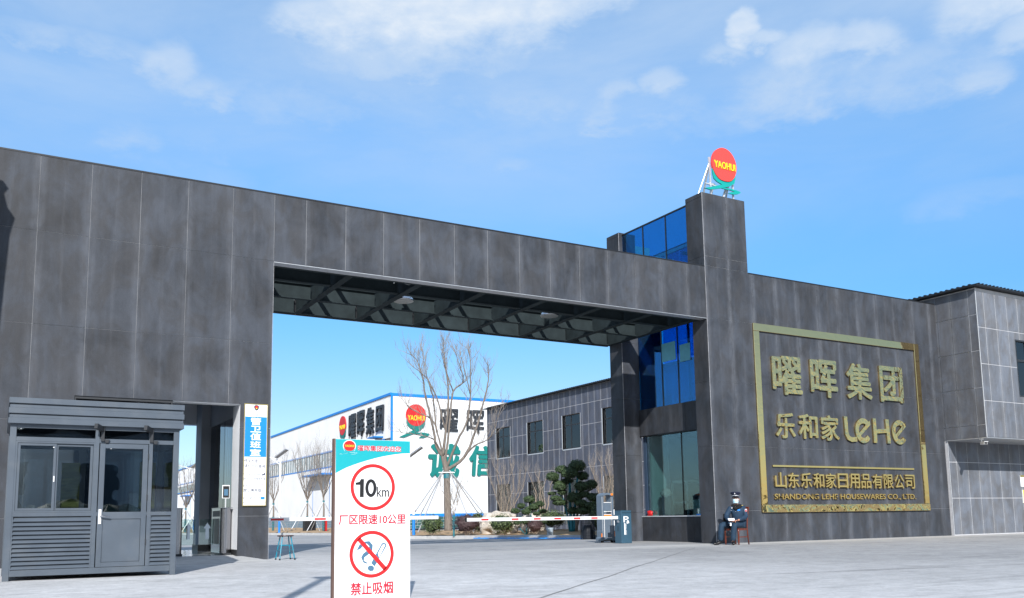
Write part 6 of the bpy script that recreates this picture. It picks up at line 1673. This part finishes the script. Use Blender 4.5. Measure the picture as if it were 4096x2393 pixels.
# body: head, neck, torso, arms, hands and legs as one skin
hipc = gp(.075, -.03, .53); hd = gp(-.005, .11, 1.165)
V_ = []; E_ = []
def av(p, r, frm=None):
    V_.append((p, r)); i = len(V_) - 1
    if frm is not None: E_.append((frm, i))
    return i
p0 = av(hipc, .10)
c1_ = av(gp(.06, .0, .72), .10, p0); c2_ = av(gp(.035, .03, .92), .11, c1_); nk = av(gp(.015, .06, 1.03), .055, c2_); nk2 = av(gp(.0, .09, 1.085), .052, nk)
hands = {}
for side, sh_, el_, wr_ in (('l', gp(.215, .03, .955), gp(.235, .12, .71), gp(-.04, .36, .625)), ('r', gp(-.155, .06, .945), gp(-.27, .10, .72), gp(-.235, .34, .615))):
    a = av(sh_, .055, c2_); b = av((sh_ + el_) / 2, .048, a); c = av(el_, .042, b); d = av((el_ + wr_) / 2, .036, c); e = av(wr_, .027, d); hands[side] = (e, wr_, (wr_ - el_).normalized())
for side, hp, kn, an, toe in (('l', gp(.14, .03, .50), gp(-.12, .33, .50), gp(-.18, .33, .10), gp(-.20, .47, .035)), ('r', gp(.0, -.12, .50), gp(-.42, .16, .50), gp(-.45, .14, .10), gp(-.60, .20, .035))):
    a = av(hp, .085, p0); b = av((hp + kn) / 2, .075, a); c = av(kn, .058, b); d = av((kn * .5 + an * .5), .05, c); e = av(an, .034, d); f = av(an * .75 + toe * .25, .026, e)
body = skin_mesh('body', V_, E_, 0, 'skin', pr_, 1)
# hands: palm with five bent fingers closing on the papers
for side, sgn in (('l', -1), ('r', 1)):
    _, wr, d0 = hands[side]; dv = (UR * sgn * .80 + WT * .15 + Vector((0, 0, -.05))).normalized()
    up = Vector((0, 0, 1)); acr = (WT * .9 + up * .3).normalized()
    V2 = []; E2 = []
    def a2(p, r, frm=None):
        V2.append((p, r)); i = len(V2) - 1
        if frm is not None: E2.append((frm, i))
        return i
    w0 = a2(wr, (.024, .018)); pm_ = a2(wr + dv * .05, (.036, .016), w0)
    for k, (ln, off) in enumerate(((.060, -.028), (.068, -.010), (.063, .010), (.050, .028))):
        b_ = wr + dv * .085 + acr * off
        i1 = a2(b_, .0105, pm_); i2 = a2(b_ + dv * ln * .45 + up * .004, .0095, i1); i3 = a2(b_ + dv * ln * .78 - up * .014, .0088, i2); a2(b_ + dv * ln * .85 - up * .034, .008, i3)
    t1 = a2(wr + dv * .035 - acr * .034 + up * .008, .012, w0); t2 = a2(wr + dv * .07 - acr * .044 + up * .022, .0105, t1); a2(wr + dv * .10 - acr * .036 + up * .026, .009, t2)
    skin_mesh('hand', V2, E2, 0, 'skin', pr_, 1)
# head with nose, ears, eyes and short hair
HF = (WT * .93 - UR * .36).normalized(); HR = Vector((-HF.y, HF.x, 0))
def hp_(f, r, z): return hd + HF * f + HR * r + Vector((0, 0, z))
Mh = Matrix((HR, HF, Vector((0, 0, 1)))).transposed()
def hfn(p):
    q = Vector(p)
    if q.z < 0: q.x *= 1 + q.z * 2.2; q.y *= 1 + q.z * .9
    return Mh @ q
part(MB().ell(tuple(hd), (.078, .098, .118), 24, 18, fn=hfn), 'head', 'skin', pr_, smooth=True)
part(MB().poly([(0, 0)] * 0 or [(-.012, -.02), (.012, -.02), (.006, .03), (-.006, .03)], -.02, .02, lambda x, y, z: hp_(.098 + (.014 if z < 0 else 0) - y * .3, x, z - .01)), 'nose', 'skin', pr_)
for s_ in (-1, 1):
    part(MB().ell(tuple(hp_(-.005, .080 * s_, -.005)), (.012, .02, .03), 10, 8), 'ear', 'skin', pr_, smooth=True)
    part(MB().ell(tuple(hp_(.088, .030 * s_, .022)), (.012, .010, .007), 8, 6), 'eye', 'black', pr_, smooth=True)
def hair_fn(p):
    q = Vector(p)
    if q.z < -.02: q.z = -.02 + (q.z + .02) * .2
    return Mh @ q
part(MB().ell(tuple(hp_(-.014, 0, .022)), (.082, .092, .105), 20, 12, fn=hair_fn), 'hair', 'black', pr_, smooth=True)
# face mask, pleated
mk = MB(); n_ = 12; rows_ = 7
for j in range(rows_):
    z = .012 - .105 * j / (rows_ - 1); pl_ = .004 * (j % 2)
    for i in range(n_ + 1):
        a = R(-72 + 144 * i / n_); bul = 1 + .16 * math.sin(math.pi * j / (rows_ - 1))
        mk.v.append(tuple(hp_(math.cos(a) * .094 * bul + pl_ + (.018 if abs(a) < .3 and 1 <= j <= 3 else .004), math.sin(a) * .078 * (1 - .14 * j / rows_), z)))
for j in range(rows_ - 1):
    for i in range(n_): k = j * (n_ + 1) + i; mk.f.append((k, k + 1, k + n_ + 2, k + n_ + 1))
mo = part(mk, 'face_mask', 'mask_blue', pr_, smooth=True)
for s_ in (-1, 1):
    part(MB().tube([hp_(.035, .074 * s_, .0), hp_(-.01, .088 * s_, .02), hp_(-.02, .088 * s_, -.02), hp_(.03, .072 * s_, -.06)], .002, 4), 'mask_strap', 'white_paint', pr_)
# peaked cap: band, silver strip, wide crown, peak, badge
def cap_ring(rr, ro, z, tilt=0.0): return None
cz = hp_(0, 0, .074)
def capl(prof, m, name, sx=1.0, tilt=.16):
    mb = MB(); seg = 28; rings = []
    for r_, h in prof:
        n = len(mb.v); rings.append(n)
        for k in range(seg):
            t = 2 * math.pi * k / seg; f = math.cos(t) * r_ * 1.10; s = math.sin(t) * r_ * sx
            mb.v.append(tuple(cz + HF * f + HR * s + Vector((0, 0, h + f * tilt))))
    for i in range(len(rings) - 1):
        for k in range(seg): k2 = (k + 1) % seg; mb.f.append((rings[i] + k, rings[i] + k2, rings[i + 1] + k2, rings[i + 1] + k))
    mb.f.append(tuple(rings[-1] + k for k in range(seg)))
    return part(mb, name, m, pr_, smooth=True)
capl([(.086, -.012), (.088, .0), (.088, .036), (.092, .042), (.128, .082), (.134, .092), (.128, .104), (.09, .112), (.0005, .116)], 'cap_navy', 'cap')
capl([(.0885, .006), (.0895, .006), (.0895, .022), (.0885, .022)], 'aluminium', 'cap_band')
pk = MB(); n_ = 10
for j in range(4):
    for i in range(n_ + 1):
        a = R(-62 + 124 * i / n_); rr = .086 + .042 * j / 3 * math.cos(a * .9)
        pk.v.append(tuple(cz + HF * math.cos(a) * rr * 1.12 + HR * math.sin(a) * .086 * (1 + .05 * j) + Vector((0, 0, -.004 - .012 * j + .012))))
for j in range(3):
    for i in range(n_): k = j * (n_ + 1) + i; pk.f.append((k, k + 1, k + n_ + 2, k + n_ + 1))
part(pk, 'cap_peak', 'leather', pr_, smooth=True)
part(MB().ell(tuple(cz + HF * .125 + Vector((0, 0, .075))), (.016, .010, .022), 10, 8), 'cap_badge', 'aluminium', pr_, smooth=True)
# jacket: torso and sleeves over the body
JV = []; JE = []
def aj(p, r, frm=None):
    JV.append((p, r)); i = len(JV) - 1
    if frm is not None: JE.append((frm, i))
    return i
j0 = aj(gp(.075, -.02, .50), (.17, .14)); j1 = aj(gp(.07, .0, .62), (.175, .145), j0); j2 = aj(gp(.055, .02, .78), (.165, .14), j1); j3 = aj(gp(.035, .03, .90), (.16, .125), j2); j4 = aj(gp(.02, .05, .99), (.10, .085), j3)
for sh_, el_, wr_ in ((gp(.205, .02, .935), gp(.245, .11, .715), gp(-.02, .345, .63)), (gp(-.15, .06, .925), gp(-.275, .09, .72), gp(-.245, .32, .625))):
    a = aj(sh_, .085, j3); b = aj((sh_ + el_) / 2, .078, a); c = aj(el_, .072, b); d = aj((el_ + wr_) / 2, .062, c); e = aj(wr_ - (wr_ - el_).normalized() * .02, .045, d)
skin_mesh('jacket', JV, JE, 0, 'navy', pr_, 2)
TV_ = []; TE = []
def at_(p, r, frm=None):
    TV_.append((p, r)); i = len(TV_) - 1
    if frm is not None: TE.append((frm, i))
    return i
t0 = at_(gp(.075, -.04, .53), (.15, .12))
for hp, kn, an in ((gp(.13, .04, .52), gp(-.12, .33, .515), gp(-.18, .33, .13)), (gp(.01, -.11, .52), gp(-.42, .16, .515), gp(-.45, .14, .13))):
    a = at_(hp, .10, t0); b = at_(hp * .5 + kn * .5, .098, a); c = at_(kn, .085, b); d = at_(kn * .55 + an * .45, .078, c); e = at_(kn * .2 + an * .8, .072, d); f = at_(an - Vector((0, 0, .045)), .068, e)
skin_mesh('trousers', TV_, TE, 0, 'navy_trouser', pr_, 2)
part(MB().tube([gp(.02 + .105 * math.cos(R(a)), .06 + .085 * math.sin(R(a)), 1.005 + .010 * math.sin(R(a * 2))) for a in range(0, 361, 24)], .035, 10), 'fur_collar', 'fur', pr_, smooth=True)
part(MB().tube([gp(-.10, .16, .97), gp(-.03, .175, .93), gp(.05, .17, .955), gp(.13, .14, 1.0)], [.03, .042, .042, .03], 8), 'collar_lapel', 'fur', pr_, smooth=True)
for nm, an, toe, hl in (('shoe', gp(-.18, .34, .06), gp(-.205, .50, .035), gp(-.17, .29, .05)), ('shoe', gp(-.46, .15, .06), gp(-.66, .19, .035), gp(-.42, .135, .05))):
    skin_mesh(nm, [(hl, (.045, .048)), (an + Vector((0, 0, .02)), (.050, .055)), ((an + toe) / 2 - Vector((0, 0, .012)), (.047, .04)), (toe, (.038, .028))], [(0, 1), (1, 2), (2, 3)], 0, 'leather', pr_, 1)
# badges, epaulette, buttons, lanyard pass
part(MB().poly([(-.035, .05), (.035, .05), (.038, 0), (0, -.055), (-.038, 0)], 0, .004, lambda x, y, z: gp(.245 + x * .8, .125 - x * .3 + .0 - y, .865 + z)), 'sleeve_patch', 'board_white', pr_)
part(MB().poly([(-.024, .036), (.024, .036), (.027, 0), (0, -.040), (-.027, 0)], -.002, .0, lambda x, y, z: gp(.245 + x * .8, .130 - x * .3 - y, .865 + z)), 'sleeve_patch', 'redtext', pr_)
part(MB().ell(tuple(gp(.17, .07, 1.01)), (.04, .035, .014), 10, 6), 'epaulette', 'gold_edge', pr_, smooth=True)
part(MB().ell(tuple(gp(-.125, .165, .945)), (.022, .008, .012), 8, 6), 'name_badge', 'board_white', pr_, smooth=True)
part(MB().box(0, 0, 0, 0, 0, 0) if False else MB().poly([(-.035, .022), (.035, .026), (.035, -.02), (-.035, -.022)], 0, .008, lambda x, y, z: gp(.045 + x, .178 - y, .895 + z)), 'chest_device', 'printblue', pr_)
for u, z in ((-.04, .97), (-.03, .85), (.03, .86), (-.15, .885)): part(MB().ell(tuple(gp(u, .172, z)), (.008, .006, .008), 8, 6), 'button', 'aluminium', pr_, smooth=True)
ppr = thing('folded_papers', 'folded white papers held in the seated guard\'s hands', 'papers', loc=tuple(gp(-.21, .36, .62)))
part(MB().poly([(-.085, .03), (.085, .036), (.08, -.035), (-.07, -.045)], 0, .012, lambda x, y, z: gp(-.215 + x, .40 - z * .8 - y, .655 + z * .75)), 'sheet', 'paper', ppr)
pps = thing('hanging_pass', 'small white pass on short cord hanging below the papers', 'card', loc=tuple(gp(-.235, .40, .5)))
part(MB().poly([(-.017, .035), (.017, .035), (.017, -.04), (-.017, -.04)], 0, .003, lambda x, y, z: gp(-.235 + x, .40 - y, .53 + z)), 'card', 'board_white', pps)
part(MB().tube([gp(-.235, .40, .565), gp(-.23, .40, .60)], .003, 5), 'cord', 'black', pps)
gl_ = thing('black_bag', 'black folded bag on the wall side of the seated guard', 'bag', loc=tuple(gp(-.30, -.05, .45)))
part(MB().poly([(-.05, .20), (.09, .21), (.12, .10), (.11, -.12), (-.05, -.10), (-.06, .05), (-.045, .12)], 0, .05, lambda x, y, z: gp(-.28 + x, .06 - y, .60 + z)), 'cloth', 'fur', gl_, bevel=.01)
